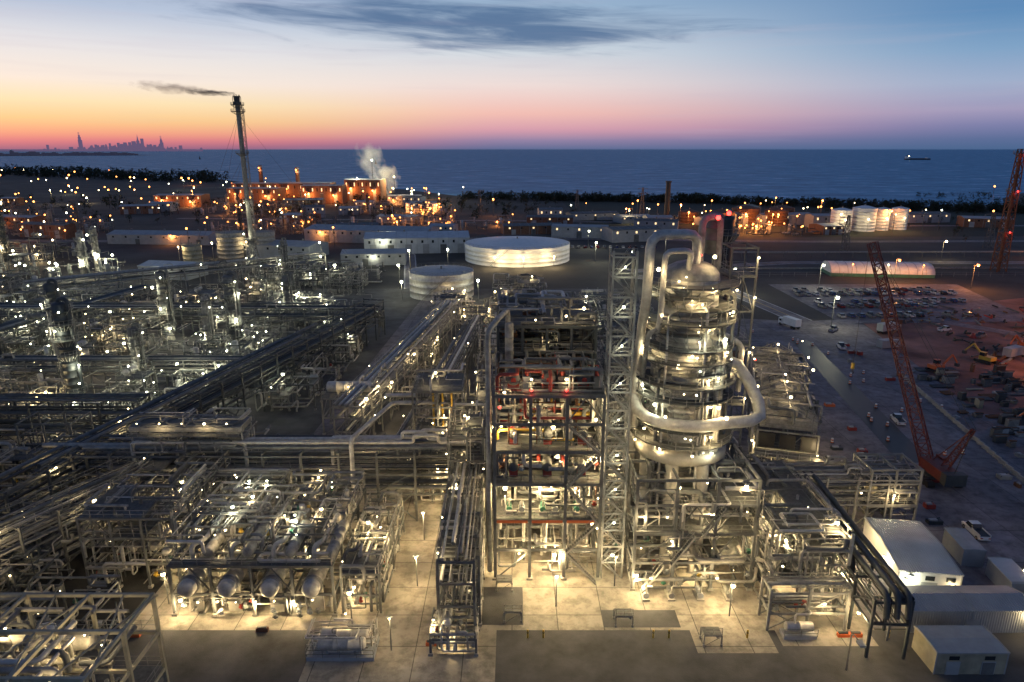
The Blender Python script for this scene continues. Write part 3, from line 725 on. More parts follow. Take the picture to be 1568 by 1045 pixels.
mb = MB(); rack(mb, (-80, 76), (-46, 222), 7, [6, 9, 12], 7, st='dark', w=.36, rmax=.42, pm=['dark', 'dark', 'mid', 'black', 'mid'], loops=False)
mb.make('pipe_rack')
mb = MB(); rack(mb, (-190, 222), (-44, 222), 7, [6, 9.5], 8, st='mid', w=.34, rmax=.4, pm=['dark', 'mid', 'alu2'], lamps=('lc', 16, 500, .26)); mb.make('pipe_rack')
mb = MB(); rack(mb, (-200, 165), (-66, 165), 6, [6, 9], 8, st='mid', w=.32, rmax=.4, pm=DPM, lamps=('lc', 14, 420, .22)); mb.make('pipe_rack')
mb = MB(); rack(mb, (-150, 128), (-74, 128), 6, [6, 9, 12], 7, st='dark', w=.34, rmax=.4, pm=['dark', 'mid', 'mid'], lamps=('lw', 12, 380, .18)); mb.make('pipe_rack')
mb = MB(); rack(mb, (-190, 262), (-95, 340), 8, [7, 10], 8, st='steel', w=.34, rmax=.5, pm=['alu2', 'alu', 'mid'], lamps=('lc', 18, 800, .28)); mb.make('pipe_rack')
mb = MB(); rack(mb, (-160, 130), (-140, 260), 6, [6, 9], 8, st='mid', w=.32, rmax=.4, pm=DPM, lamps=('lc', 16, 420, .24)); mb.make('pipe_rack')
mb = MB(); rack(mb, (-33, 128), (-21, 226), 6, [5, 8, 10.4], 6, st='steel', rmax=.34, lamps=('lw', 4.5, 380, .22), rail=True); mb.make('pipe_rack')
mb = MB(); rack(mb, (-20, 112), (-12, 215), 5, [5, 8], 6, st='mid', rmax=.34, lamps=('lw', 9, 380, .2)); mb.make('pipe_rack')
mb = MB()
mb.vessel((-40, 141, 10), (-31, 141, 10), 1.2, 'alu', 20); frame(mb, -41, -30, 138, 144, [4, 8.4], 2, 1, 'steel', .3, (8.4,), True, .3)
for x in (-38, -33): mb.box(x-.2, 140.2, 8.4, x+.2, 141.8, 9.2, 'conc')
mb.lamp((-35, 138, 11), 'lw', 300, .16); mb.make('horizontal_drum')
mb = MB()
for x in (-14.5, -12.8, -11.1): mb.pipe([(x, 118, 1), (x, 118, 17)], .2, 'yellow', 8)
frame(mb, -18, -9, 116, 126, [5, 10, 15, 18], 2, 2, 'mid', .3, (10, 18), True, .3, .2); tangle(mb, -18, -9, 116, 126, 1, 20, 80)
for k in range(5): mb.lamp((R.uniform(-18, -9), 115.6, R.uniform(3, 17)), 'lw', 260, .14)
mb.lamp((-14, 119, 20.5), 'lw', 200, .14)
mb.make('process_structure')

for (x0, x1, y0, y1, h, nl, c, kd, pw) in (
    (-9, 12, 108, 130, 20, 10, 0, 'lw', 340), (-8, 16, 135, 165, 18, 10, 0, 'lw', 400), (-10, 10, 170, 210, 13, 10, 0, 'lw', 460),
    (14, 40, 104, 135, 13, 8, 1, 'lw', 320), (14, 44, 140, 190, 9, 7, 0, 'lw', 400), (14, 50, 195, 260, 8, 8, 0, 'lc', 500),
    (-30, -8, 228, 262, 8, 8, 0, 'lw', 600), (-8, 14, 220, 300, 8, 8, 0, 'lw', 600), (-30, -22, 150, 215, 8, 6, 0, 'lw', 380),
    (-60, -46, 150, 215, 8, 4, 0, 'lc', 300)):
    unit('process_unit', x0, x1, y0, y1, h, kd, nl, pw, 1.05, 'mid', PM, c, .2)
G = [(-100, -70, 132, 160), (-135, -102, 132, 160), (-175, -138, 130, 162), (-100, -66, 170, 215), (-135, -102, 170, 215), (-178, -138, 170, 216),
     (-95, -52, 228, 262), (-140, -100, 228, 275), (-190, -145, 228, 275), (-230, -182, 170, 230), (-250, -195, 240, 300), (-120, -60, 285, 325)]
for i, (x0, x1, y0, y1) in enumerate(G):
    unit('process_unit', x0, x1, y0, y1, R.uniform(8, 13), 'lw' if i % 3 == 1 else 'lc', 10, 880, 1.15, R.choice(['mid', 'mid', 'steel']), DPM+['alu2', 'alu'], R.choice([0, 0, 1]), .25, y0 > 165, extra=5)
for (x, y, r, h) in ((-100, 147, 1.5, 27), (-83, 197, 1.7, 24), (-112, 215, 1.6, 22), (-124, 180, 1.4, 25), (-92, 160, 1.2, 18)):
    mb = MB(); column(mb, x, y, r, h, R.choice(['dark', 'mid']), 'lc', 6, 420, .24); mb.make('fractionating_column')

# ------------------------------------------------------------------ air-cooler structure right of column
mb = MB()
frame(mb, 0, 10, 0, 46, [5, 9, 12.4], 2, 6, 'steel', .32, (9,), True, .35, .1)
for j in range(4):
    y = 1+j*11.4
    mb.box(.3, y, 12.5, 9.7, y+9.6, 14.3, 'alu2')
    for k in range(9): mb.beam((.3+k*1.17, y, 14.4), (.3+k*1.17, y+9.6, 14.4), .14, 'alu2')
    for yy in (y, y+4.8, y+9.6): mb.beam((.3, yy, 14.3), (5, yy, 16.6), .2, 'alu2'); mb.beam((9.7, yy, 14.3), (5, yy, 16.6), .2, 'alu2')
    mb.beam((5, y, 16.6), (5, y+9.6, 16.6), .22, 'alu2')
    for k in range(6): yy = y+k*1.9; mb.beam((.3, yy, 14.3), (5, yy, 16.6), .1, 'alu2'); mb.beam((9.7, yy, 14.3), (5, yy, 16.6), .1, 'alu2')
    mb.box(3.4, y+2, 14.4, 6.6, y+7.4, 15.6, 'alu2')
mb.rail([(-.2, 0), (-.2, 46), (10.2, 46), (10.2, 0), (-.2, 0)], 12.5)
tangle(mb, -.5, 10.5, 0, 46, 12.6, 16.6, 80, .08, .3)
for x in (1.6, 5.0, 8.4): mb.box(x-1.3, -.4, 9.3, x+1.3, -.1, 12, 'black')
mb.box(-.4, -3.5, 8.8, 10.4, -.5, 8.95, 'grat'); mb.rail([(-.4, -3.5), (10.4, -3.5)], 8.95)
for x in (-.3, 3.3, 6.8, 10.3): mb.beam((x, -3.4, 0), (x, -3.4, 8.9), .25, 'steel')
tangle(mb, 0, 10, -3, 44, .8, 8.5, 110, .1, .35)
for k in range(10): mb.lamp((R.choice([-.4, 10.4, 5]), 2+k*4.4, 18.2), 'lw', 150, .15)
for k in range(6): mb.lamp((R.choice([-.4, 10.4]), R.uniform(0, 44), 7.5), 'lw', 240, .15)
for k in range(3): mb.lamp((1+4*k, -3.7, 7.4), 'lw', 400, .15)
mb.make('air_cooler_structure', loc=(43.5, 112, 0), rot=-.3)

mb = MB(); rack(mb, (41, 103), (66, 103), 6, [4.6, 7.2, 9], 5, st='steel', rmax=.3, lamps=('lw', 5, 320, .16)); mb.make('pipe_rack')
mb = MB(); rack(mb, (47.6, 101), (45.6, 70), 4.4, [5, 8], 5, st='dark', w=.3, rmax=.5, pm=['black', 'dark', 'mid'], loops=False, lamps=('lw', 6, 380, .15))
for o in (-1.1, .2, 1.5): mb.pipe([(47.6+o, 103, 8.9), (45.8+o, 70, 8.9), (45.8+o, 69.6, 6)], .36, 'dark', 12)
mb.make('pipe_rack')
mb = MB(); frame(mb, 58, 66, 100, 106, [4, 8, 10.5], 2, 1, 'steel', .3, (4, 8), True, .4); tangle(mb, 58, 66, 100, 106, 1, 10, 40)
mb.vessel((60, 103, 1), (60, 103, 8), .9, 'cream', 14); mb.vessel((63, 103, 1), (63, 103, 8), .9, 'cream', 14); mb.lamp((62, 99.7, 6), 'lw', 300, .15); mb.make('process_structure')

# ------------------------------------------------------------------ buildings
def shed(name, L, W, H, ridge, loc, rot=0, wall='corr', roof='corr', doors=2, windows=4, vents=0, lamps=(), lit=False, eave=.3):
    mb = MB()
    mb.box(-L/2, -W/2, 0, L/2, W/2, H, wall)
    e = eave; i = len(mb.v)
    for x in (-L/2-e, L/2+e):
        mb.v += [(x, -W/2-e, H+.02), (x, 0, H+ridge), (x, W/2+e, H+.02), (x, -W/2-e, H+.2), (x, 0, H+ridge+.2), (x, W/2+e, H+.2)]
    for f in ((0, 1, 7, 6), (1, 2, 8, 7), (3, 9, 10, 4), (4, 10, 11, 5), (0, 6, 9, 3), (2, 5, 11, 8), (0, 3, 4, 1), (1, 4, 5, 2), (6, 7, 10, 9), (7, 8, 11, 10)):
        mb.face(tuple(i+k for k in f), roof)
    i = len(mb.v)
    mb.v += [(-L/2, -W/2, H), (-L/2, 0, H+ridge-.02), (-L/2, W/2, H), (L/2, -W/2, H), (L/2, 0, H+ridge-.02), (L/2, W/2, H)]
    mb.face((i, i+1, i+2), wall); mb.face((i+5, i+4, i+3), wall)
    for k in range(doors):
        x = -L/2+(k+.5)*L/doors; w = min(1.8, H*.25)
        mb.box(x-w-.1, -W/2-.06, 0, x+w+.1, -W/2-.01, H*.62, 'grey'); mb.box(x-w, -W/2-.1, 0, x+w, -W/2-.065, H*.58, 'mid' if k % 3 == 1 else 'grey')
    for k in range(windows):
        x = -L/2+(k+.5)*L/windows
        mb.box(x-.6, -W/2-.07, H*.7, x+.6, -W/2-.02, H*.88, 'win' if lit and k % 2 == 0 else 'glass')
    for k in range(vents):
        x = -L/2+(k+.5)*L/vents; mb.cyl((x, 0, H+ridge), (x, 0, H+ridge+1), .5, 'steel', 10); mb.cyl((x, 0, H+ridge+1), (x, 0, H+ridge+1.3), .75, 'steel', 10, .3)
    n = max(1, int(L/6))
    for k in range(n+1):
        x = -L/2+k*L/n; mb.box(x-.08, -W/2-.03, 0, x+.08, -W/2-.005, H, 'grey')
        for s in (-1, 1): mb.beam((x, s*(W/2+e), H+.22), (x, 0, H+ridge+.22), .1, 'grey')
    for (x, y, z, k, p, r) in lamps: mb.lamp((x, y, z), k, p, r)
    return mb.make(name, loc=(*loc, 0), rot=rot)
shed('site_office_building', 8, 14, 3.8, .5, (58.7, 88.7), -.15, 'white', 'corrw', 1, 3, 0, [(-2.6, -7.4, 3.2, 'lc', 170, .2), (-4.6, -3, 3.4, 'lc', 150, .2), (3, -7.5, 2.5, 'lw', 60, .14)], eave=.15)
shed('metal_storage_shed', 15.5, 5, 3.2, .7, (59, 77), .0, 'corr', 'corr', 1, 0, 0, [(6.8, -2.8, 3, 'lw', 120, .14)], eave=.15)
shed('portable_cabin', 8.4, 4.6, 2.9, .12, (54.2, 69.6), .0, 'cream', 'grey', 2, 2, 0, [], eave=.1)
shed('portable_cabin', 6, 3, 2.6, .12, (69, 92), 1.45, 'grey', 'grey', 1, 2, 0, [], eave=.1)
shed('portable_cabin', 6, 3, 2.6, .12, (70.5, 84), 1.45, 'grey', 'corrw', 1, 2, 0, [(0, -1.8, 2.8, 'lw', 90, .14)], eave=.1)
shed('warehouse', 85, 30, 8, 2, (-95, 468), -.18, 'corr', 'corr', 8, 14, 5, [(-30, -17, 7, 'lo', 3500, .6), (20, -17, 7, 'lc', 2500, .5)])
shed('warehouse', 62, 28, 9, 2.5, (-58, 420), .12, 'corrw', 'corrw', 6, 10, 4, [(-20, -16, 8, 'lc', 1500, .4)])
shed('warehouse', 60, 22, 7, 2, (-140, 400), -.25, 'corr', 'corr', 5, 8, 3, [])
shed('warehouse', 70, 18, 6, 2, (-230, 455), -.1, 'corr', 'corr', 5, 8, 3, [(10, -10, 6, 'lo', 2500, .5)])
shed('workshop_building', 34, 18, 6, 1.5, (-75, 372), .1, 'corr', 'corr', 4, 6, 0, [(0, -10, 5, 'lc', 500, .4)])
shed('workshop_building', 26, 16, 6, 1.5, (-165, 330), -.2, 'corr', 'corrw', 3, 5, 0, [(0, -9, 5, 'lc', 500, .4)])
for (x, y, L, W, H, c) in ((-300, 820, 60, 26, 16, 'brick'), (-215, 800, 46, 24, 20, 'brick'), (-180, 860, 44, 30, 24, 'brick'), (-255, 860, 70, 30, 20, 'brick'), (-330, 900, 50, 30, 18, 'brick'), (-120, 780, 36, 20, 10, 'corr'), (-90, 690, 30, 16, 9, 'white'), (-360, 760, 50, 24, 12, 'brick')):
    shed('power_station_building', L, W, H, 1, (x, y), R.uniform(-.1, .1), c, 'corr', 3, 9, 2, [(-L*.3, -W*.5-4, H*.6, 'lo', 8000, .9), (L*.3, -W*.5-4, H*.5, 'lo', 8000, .9)], True)
for k in range(34):
    x, y = R.uniform(-560, 420), R.uniform(480, 780)
    if x > 60 and y > 620: y -= 160
    L, W = R.uniform(14, 46), R.uniform(10, 22)
    shed('industrial_building', L, W, R.uniform(5, 10), 1.2, (x, y), R.uniform(-.3, .3), R.choice(['corr', 'brick', 'grey', 'brick']), R.choice(['corr', 'grey', 'mid']), 3, 5, 1, [], True)
mb = MB(); n = 12
i = len(mb.v)
xs = lin(-24, 24, 12)
for x in xs:
    for k in range(n+1):
        a = pi*k/n; mb.v.append((x, -8*cos(a), 1.6+4.6*sin(a)))
for j in range(12):
    for k in range(n): mb.face((i+j*(n+1)+k, i+j*(n+1)+k+1, i+(j+1)*(n+1)+k+1, i+(j+1)*(n+1)+k), 'white', True)
for s in (0, 12): mb.face(tuple(i+s*(n+1)+k for k in range(n+1)), 'white')
mb.box(-24, -8.05, 0, 24, 8.05, 1.6, 'green'); mb.box(24.02, -2.5, 0, 24.1, 2.5, 4, 'grey')
for x in xs: mb.pipe([(x, -8.05*cos(pi*k/n), 1.62+4.65*sin(pi*k/n)) for k in range(n+1)], .09, 'grey', 5, False)
for x in (-16, 0, 16): mb.lamp((x, -13, 7), 'lo' if x else 'lw', 1300, .3); mb.beam((x, -12.7, 0), (x, -12.7, 7), .15, 'mid')
mb.make('fabric_tent', loc=(181, 336, 0), rot=-.12)

# ------------------------------------------------------------------ tanks
def tank(name, x, y, r, h, m='white', cone=.06, stair=True, rails=True, lamps=()):
    mb = MB(); n = 64; pr = []
    k = max(2, int(h/2.2))
    for j in range(k): pr += [(h*j/k, r+.03), (h*j/k+.1, r+.03), (h*j/k+.11, r), (h*(j+1)/k-.01, r)]
    mb.rev((0, 0, 0), (0, 0, 1), pr, m, n, False)
    mb.rev((0, 0, h), (0, 0, 1), [(-.02, r+.15), (.12, r+.15), (.14, r-.1), (r*cone, r*.3), (r*cone*1.15, 0)], m, n, False)
    for a in lin(0, 2*pi, 20)[:-1]: mb.beam((.2*cos(a), .2*sin(a), h+r*cone*1.15), ((r-.2)*cos(a), (r-.2)*sin(a), h+.22), .12, m)
    if rails:
        for hh in (.6, 1.2): mb.pipe([(r*cos(a), r*sin(a), h+.1+hh) for a in lin(0, 2*pi, 40)], .05, 'steel', 4, False)
        for a in lin(0, 2*pi, 40): mb.beam((r*cos(a), r*sin(a), h+.1), (r*cos(a), r*sin(a), h+1.3), .07, 'steel')
    if stair:
        a0 = 4.2; m_ = int(h/.3)
        for j in range(m_):
            a = a0+j*.75/r*.45; mb.beam(((r+.05)*cos(a), (r+.05)*sin(a), j*.3+.2), ((r+1.1)*cos(a), (r+1.1)*sin(a), j*.3+.2), .3, 'steel', .06)
        for dz in (.1, 1.2): mb.pipe([((r+1.1)*cos(a0+j*.75/r*.45), (r+1.1)*sin(a0+j*.75/r*.45), j*.3+dz) for j in range(m_)], .06, 'steel', 4, False)
    mb.cyl((0, 0, h+r*cone), (0, 0, h+r*cone+1.3), .4, 'steel', 10)
    for (dx, dy, z, kk, p, rr) in lamps: mb.lamp((dx, dy, z), kk, p, rr); mb.beam((dx, dy+.2, 0), (dx, dy+.2, z-rr), .15, 'steel')
    return mb.make(name, loc=(x, y, 0))
tank('storage_tank', 3, 386, 29.5, 9.2, 'white', .07, lamps=[(-12, -33, 6, 'lw', 4800, .35), (3, -35, 6, 'lw', 4800, .35), (19, -30, 6, 'lw', 4200, .35), (-37, -26, 9, 'lc', 1200, .6)])
tank('storage_tank', -30, 287, 13.6, 10.4, 'alu', .05, lamps=[(-15, -13, 8, 'lc', 600, .55), (6, -17, 6, 'lw', 400, .3), (16, -10, 8, 'lc', 600, .55)])
for (x, y, r, h, m) in ((-162, 395, 8, 14, 'alu2'), (-145, 398, 7, 14, 'alu2'), (-176, 375, 5, 9, 'cream')):
    tank('storage_tank', x, y, r, h, m, .08, False, y < 400, lamps=[(-r, -r, 9, 'lw', 900, .4)])
for (x, y, r, h, m, k) in ((248, 520, 7.5, 16, 'white', 'lw'), (268, 526, 8.5, 17, 'white', 'lw'), (284, 530, 5.5, 16, 'white', 'lw'), (300, 535, 6, 16, 'white', 'lw'), (170, 560, 10, 11, 'rust', 'lo'), (193, 572, 11, 13, 'rust', 'lo'), (216, 565, 9, 12, 'rust', 'lo'), (230, 590, 10, 12, 'rust', 'lo'), (205, 600, 10, 12, 'cream', 'lo'), (150, 585, 9, 9, 'rust', 'lo')):
    tank('storage_tank', x, y, r, h, m, .2, False, False, lamps=[(-r*.5, -r-7, 10, k, 5500 if k == 'lo' else 2200, .8 if k == 'lo' else .5)])

mb = MB(); mb.cyl((38.5, 125, 0), (38.5, 125, 48), 1.9, 'black', 24, 1.6); platform_ring(mb, (38.5, 125), 38, 1.9, 3, 0, 6.28); platform_ring(mb, (38.5, 125), 45, 1.8, 2.8, 0, 6.28)
mb.rev((38.5, 125, 47.8), (0, 0, 1), [(0, 1.75), (.5, 1.75), (.5, 1.3)], 'dark', 24, False); mb.ladder(38.5, 122.9, 1, 45); mb.make('chimney_stack')
mb = MB(); mb.cyl((132, 590, 0), (132, 590, 34), 2.4, 'black', 20, 2.0); mb.rev((132, 590, 33), (0, 0, 1), [(0, 2.6), (1.2, 2.6)], 'dark', 20); mb.make('chimney_stack')
for x, y, h in ((-322, 900, 40), (-272, 890, 38)):
    mb = MB(); mb.cyl((x, y, 0), (x, y, h), 3, 'brick', 20, 2.3)
    for z in (h-7, h-2.5): mb.rev((x, y, z), (0, 0, 1), [(0, 2.6), (1.8, 2.55)], 'grey', 20)
    mb.lamp((x, y-5, h-3), 'lo', 3000, .8); mb.make('chimney_stack')

def lattice(mb, p, q, w, m, bay=None, w2=None, t=.1):
    d = [q[k]-p[k] for k in range(3)]; L = sqrt(sum(c*c for c in d)); d = [c/L for c in d]; a, b_ = basis(*d)
    bay = bay or w*1.2; n = max(2, int(L/bay)); w2 = w2 or w
    def C(k, e, g):
        tt = L*k/n; ww = (w+(w2-w)*k/n)*.5
        return tuple(p[j]+d[j]*tt+a[j]*ww*e+b_[j]*ww*g for j in range(3))
    cs = ((-1, -1), (1, -1), (1, 1), (-1, 1))
    for e, g in cs:
        mb.beam(C(0, e, g), C(n, e, g), t*1.5, m)
    for k in range(n):
        for j in range(4):
            A, B_ = cs[j], cs[(j+1) % 4]
            if k % 2: A, B_ = B_, A
            mb.beam(C(k, *A), C(k+1, *B_), t, m); mb.beam(C(k+1, *A), C(k+1, *B_), t, m)

mb = MB(); fx, fy = -129.5, 340
mb.cyl((fx, fy, 0), (fx, fy, 80), 1.15, 'alu2', 16, .95)
for (ox, oy) in ((-3.4, -3.4), (3.4, -3.4), (3.4, 3.4), (-3.4, 3.4)): mb.beam((fx+ox, fy+oy, 0), (fx+ox*.3, fy+oy*.3, 16), .45, 'steel')
lattice(mb, (fx, fy, 0), (fx, fy, 16), 6, 'steel', 3.2, 2.4, .2)
lattice(mb, (fx+1.8, fy-.4, 14), (fx+1.8, fy-.4, 79), 1.5, 'steel', 2.4, 1.5, .12)
for z, r in ((17, 3), (36, 2.3), (58, 3), (77, 3.2), (80, 3.0)): platform_ring(mb, (fx, fy), z, 1.1, r, 0, 6.28)
mb.cyl((fx, fy, 80), (fx, fy, 81.5), 1.7, 'dark', 14); mb.cyl((fx, fy, 81.5), (fx, fy, 84), 1.3, 'dark', 14, 1.5)
for k in range(5): a = k*1.256; mb.pipe([(fx+1.7*cos(a), fy+1.7*sin(a), 78), (fx+1.9*cos(a), fy+1.9*sin(a), 83.4), (fx+1.2*cos(a), fy+1.2*sin(a), 84.6)], .14, 'dark', 6)
for a in (.5, 2.6, 4.7):
    for z in (56, 76): mb.beam((fx, fy, z), (fx+52*cos(a), fy+52*sin(a), .3), .07, 'dark')
for z in (8, 20, 34): mb.lamp((fx-2, fy-3.8, z), 'lc', 700, .35)
mb.make('flare_stack')
mb = MB(); lattice(mb, (248, 345, 0), (248, 345, 60), 5, 'rust', 5, 2.2, .3); mb.cyl((248, 345, 0), (248, 345, 57), .8, 'rust', 10)
for z in (20, 40, 58): platform_ring(mb, (248, 345), z, 1.2, 3.2, 0, 6.28); mb.lamp((248, 342, z), 'lr', 300, .35)
mb.make('lattice_mast')
for (x, y, h) in ((120, 640, 26), (60, 640, 24), (300, 430, 22), (200, 410, 22), (400, 440, 22), (-30, 640, 24)):
    mb = MB(); lattice(mb, (0, 0, 0), (0, 0, h), 4, 'mid', 3.5, 1, .22)
    for z in (h-1, h-5): mb.beam((-5, 0, z), (5, 0, z), .3, 'mid'); mb.beam((-5, 0, z), (0, 0, z+1.4), .15, 'mid'); mb.beam((5, 0, z), (0, 0, z+1.4), .15, 'mid')
    mb.make('electricity_pylon', loc=(x, y, 0))

# ------------------------------------------------------------------ crawler crane
def crane(x, y, rot, tip):
    mb = MB()
    for s in (-2.6, 2.6):
        mb.box(s-.6, -3.6, .25, s+.6, 3.6, 1.1, 'black')
        for k in range(7): mb.cyl((s-.65, -3.3+k*1.1, .62), (s+.65, -3.3+k*1.1, .62), .55, 'rubber', 12)
    mb.box(-2.0, -1.6, .7, 2.0, 1.6, 1.3, 'dark'); mb.cyl((0, 0, 1.3), (0, 0, 1.7), 1.3, 'dark', 20)
    mb.box(-1.6, -4.6, 1.7, 1.6, 2.6, 3.6, 'crane'); mb.box(-1.9, -6.2, 1.7, 1.9, -4.62, 3.9, 'dark'); mb.box(1.65, .8, 1.8, 2.7, 2.9, 3.9, 'crane'); mb.box(1.75, 2.92, 2.4, 2.6, 2.97, 3.7, 'glass')
    base = (0, 2.6, 2.3); T = tip
    lattice(mb, base, T, 2.1, 'crane', 2.0, 1.5, .14)
    A = (2.5, -4.5, 12); lattice(mb, (.5, -2, 3.6), A, 1.2, 'crane', 1.4, .6, .12); mb.beam((0, 1, 3.6), A, .16, 'crane')
    for o in (-.5, .5): mb.beam((A[0]+o, A[1], A[2]), (T[0]+o*.6, T[1], T[2]), .06, 'black')
    mb.beam(A, (0, -5.4, 3.9), .1, 'black')
    hz = T[2]-24; mb.beam((T[0], T[1]+.8, T[2]), (T[0], T[1]+.8, hz), .06, 'black'); mb.cyl((T[0], T[1]+.8, hz-1.2), (T[0], T[1]+.8, hz), .35, 'yellow', 10)
    mb.pipe([(T[0], T[1]+.8, hz-1.2), (T[0], T[1]+.8, hz-1.7), (T[0]+.4, T[1]+.8, hz-2), (T[0]+.1, T[1]+.8, hz-2.3)], .1, 'black', 6)
    return mb.make('crawler_crane', loc=(x, y, 0), rot=rot)
crane(79.5, 117, .0, (-11.5, 12, 43))

# ------------------------------------------------------------------ vehicles
def car_mesh(name, paint, L=4.5, pickup=False):
    mb = MB(); W = .9
    def loft(sec, m, sm=False):
        i = len(mb.v)
        for (x, w, z0, z1) in sec: mb.v += [(x, -w, z0), (x, w, z0), (x, w*.94, z1), (x, -w*.94, z1)]
        n = len(sec)
        for k in range(n-1):
            for q in range(4): q2 = (q+1) % 4; mb.face((i+4*k+q, i+4*k+q2, i+4*k+4+q2, i+4*k+4+q), m)
        mb.face((i+3, i+2, i+1, i), m); mb.face((i+4*n-4, i+4*n-3, i+4*n-2, i+4*n-1), m)
    h = L/2
    loft([(-h, W*.85, .4, .75), (-h+.25, W, .3, .95), (-h+1.2, W, .28, 1.0), (h-1.3, W, .28, .98), (h-.3, W*.97, .3, .82), (h, W*.82, .4, .65)], 'paint_'+paint)
    if pickup:
        loft([(-.2, .78, 1.0, 1.05), (.0, .8, 1.0, 1.75), (1.1, .78, 1.0, 1.72), (1.7, .76, .98, 1.02)], 'glass'); mb.box(-.0, -.74, 1.72, 1.1, .74, 1.78, 'paint_'+paint)
        mb.box(-h+.15, -.75, 1.0, -.3, .75, 1.03, 'black')
        for s in (-.87, .82): mb.box(-h+.1, s, .98, -.2, s+.06, 1.25, 'paint_'+paint)
    else:
        loft([(-1.75, .78, .98, 1.02), (-1.1, .8, .98, 1.42), (.35, .8, .98, 1.42), (1.15, .78, .97, 1.0)], 'glass'); mb.box(-1.1, -.73, 1.42, .35, .73, 1.47, 'paint_'+paint)
        for x in (-1.1, -.35, .35):
            for s in (-.78, .74): mb.box(x-.05, s, .98, x+.05, s+.05, 1.43, 'paint_'+paint)
    for x in (-h+.9, h-.95):
        for s in (-1, 1): mb.cyl((x, s*.72, .33), (x, s*.93, .33), .33, 'rubber', 12); mb.cyl((x, s*.93, .33), (x, s*.95, .33), .18, 'steel', 8)
    for s in (-.6, .6): mb.box(h-.08, s-.18, .55, h+.01, s+.18, .7, 'white'); mb.box(-h-.01, s-.18, .65, -h+.08, s+.18, .8, 'red')
    me = bpy.data.meshes.new(name); me.from_pydata(mb.v, [], mb.f)
    for k in mb.mats: me.materials.append(M[k])
    me.polygons.foreach_set('material_index', mb.m); me.polygons.foreach_set('use_smooth', mb.s); me.update(); return me
for k, c in (('white', (.6, .6, .6)), ('grey', (.16, .17, .18)), ('silver', (.32, .33, .34)), ('black', (.02, .02, .025)), ('red', (.2, .02, .015)), ('blue', (.03, .06, .16))):
    M['paint_'+k] = mat('car_paint_'+k, c, .25, .1, .06, 1)
CARS = [car_mesh('car_mesh_'+k, k) for k in ('white', 'grey', 'silver', 'black', 'red', 'blue')]
PICK = [car_mesh('pickup_mesh_'+k, k, 5.4, True) for k in ('white', 'grey', 'silver')]
def put(name, me, x, y, rot, z=.06):
    o = bpy.data.objects.new(name, me); COL.objects.link(o); o.location = (x, y, z); o.rotation_euler = (0, 0, rot); return o
for row, (y, n, x0) in enumerate(((246, 14, 122), (262, 16, 122), (270, 17, 124), (285, 19, 122), (293, 17, 124))):
    for k in range(n):
        if R.random() < .85:
            x = x0+k*3.7; y_ = y+(k*.15)
            if R.random() < .6: put('parked_car', R.choice(CARS), x, y_, 1.57+R.uniform(-.06, .06))
            else: put('pickup_truck', R.choice(PICK), x, y_, 1.57+R.uniform(-.06, .06))
for k in range(22): put('parked_car', R.choice(CARS), -118+(k % 11)*3.4, 352+12*(k//11), 1.57+.1, .05)
for k in range(16): put('parked_car', R.choice(CARS), 30+k*4, 430, 1.5, .05)
for (x, y, r) in ((88, 145, 1.4), (84, 190, 1.5), (103, 205, 1.4), (76, 178, 1.2), (75, 98, 1.5), (110, 226, .8), (155, 218, .6), (148, 226, .4)): put('pickup_truck', R.choice(PICK), x, y, r, .04)
def truck(x, y, rot, body='white', z=.03):
    mb = MB()
    mb.box(-4.6, -.5, .75, 3.9, .5, 1.0, 'black'); mb.box(2.2, -1.15, .7, 4.0, 1.15, 2.6, body); mb.box(4.01, -1.0, 1.6, 4.05, 1.0, 2.4, 'glass'); mb.box(2.5, -1.18, 1.6, 3.6, 1.18, 2.3, 'glass')
    mb.box(-4.7, -1.2, 1.02, 1.9, 1.2, 3.5, 'white' if body == 'white' else 'grey')
    for xx in (-3.8, -2.6, 3.0):
        for s in (-1, 1): mb.cyl((xx, s*.75, .5), (xx, s*1.15, .5), .5, 'rubber', 14)
    mb.make('box_truck', loc=(x, y, z), rot=rot)
truck(97, 232, 1.9); truck(128, 224, .4, 'grey', .06); truck(126, 150, 1.5, 'orange', .04); truck(150, 195, .5, 'grey', .06)
def loader(x, y, rot, c='yellow'):
    mb = MB()
    for s in (-1.3, 1.3): mb.box(s-.3, -2.1, .15, s+.3, 2.1, .95, 'black')
    for s in (-1.3, 1.3):
        for yy in (-2.1, 2.1): mb.cyl((s-.3, yy, .55), (s+.3, yy, .55), .4, 'rubber', 12)
    mb.box(-1.3, -2.2, 1.05, 1.3, 1.3, 2.1, c); mb.box(-1.3, -.2, 2.1, -.2, 1.2, 3.1, 'glass'); mb.box(-1.35, -.25, 3.1, -.15, 1.25, 3.2, c)
    mb.beam((.4, 1.2, 1.8), (.4, 4.4, 4.6), .4, c); mb.beam((.4, 4.4, 4.6), (.4, 6.6, 2.0), .3, c); mb.beam((.4, 1.5, 1.5), (.4, 3.2, 3.4), .15, 'steel')
    mb.box(-.1, 6.2, 1.0, .9, 7.1, 1.9, 'dark')
    mb.make('excavator', loc=(x, y, .04), rot=rot)
for (x, y, r, c) in ((138, 190, .4, 'yellow'), (160, 205, 2, 'orange'), (120, 140, 1, 'orange'), (150, 160, 2.4, 'rust'), (175, 190, 4, 'rust'), (119, 182, 5, 'orange')): loader(x, y, r, c)
mb = MB()
for k in range(30):
    t = k/29; x, y = 107-t*12, 178-t*66
    mb.box(x-.3, y-1.05, .01, x+.3, y+1.05, .25, 'conc'); mb.box(x-.14, y-1.04, .25, x+.14, y+1.04, .85, 'conc')
mb.make('concrete_barrier')
mb = MB()
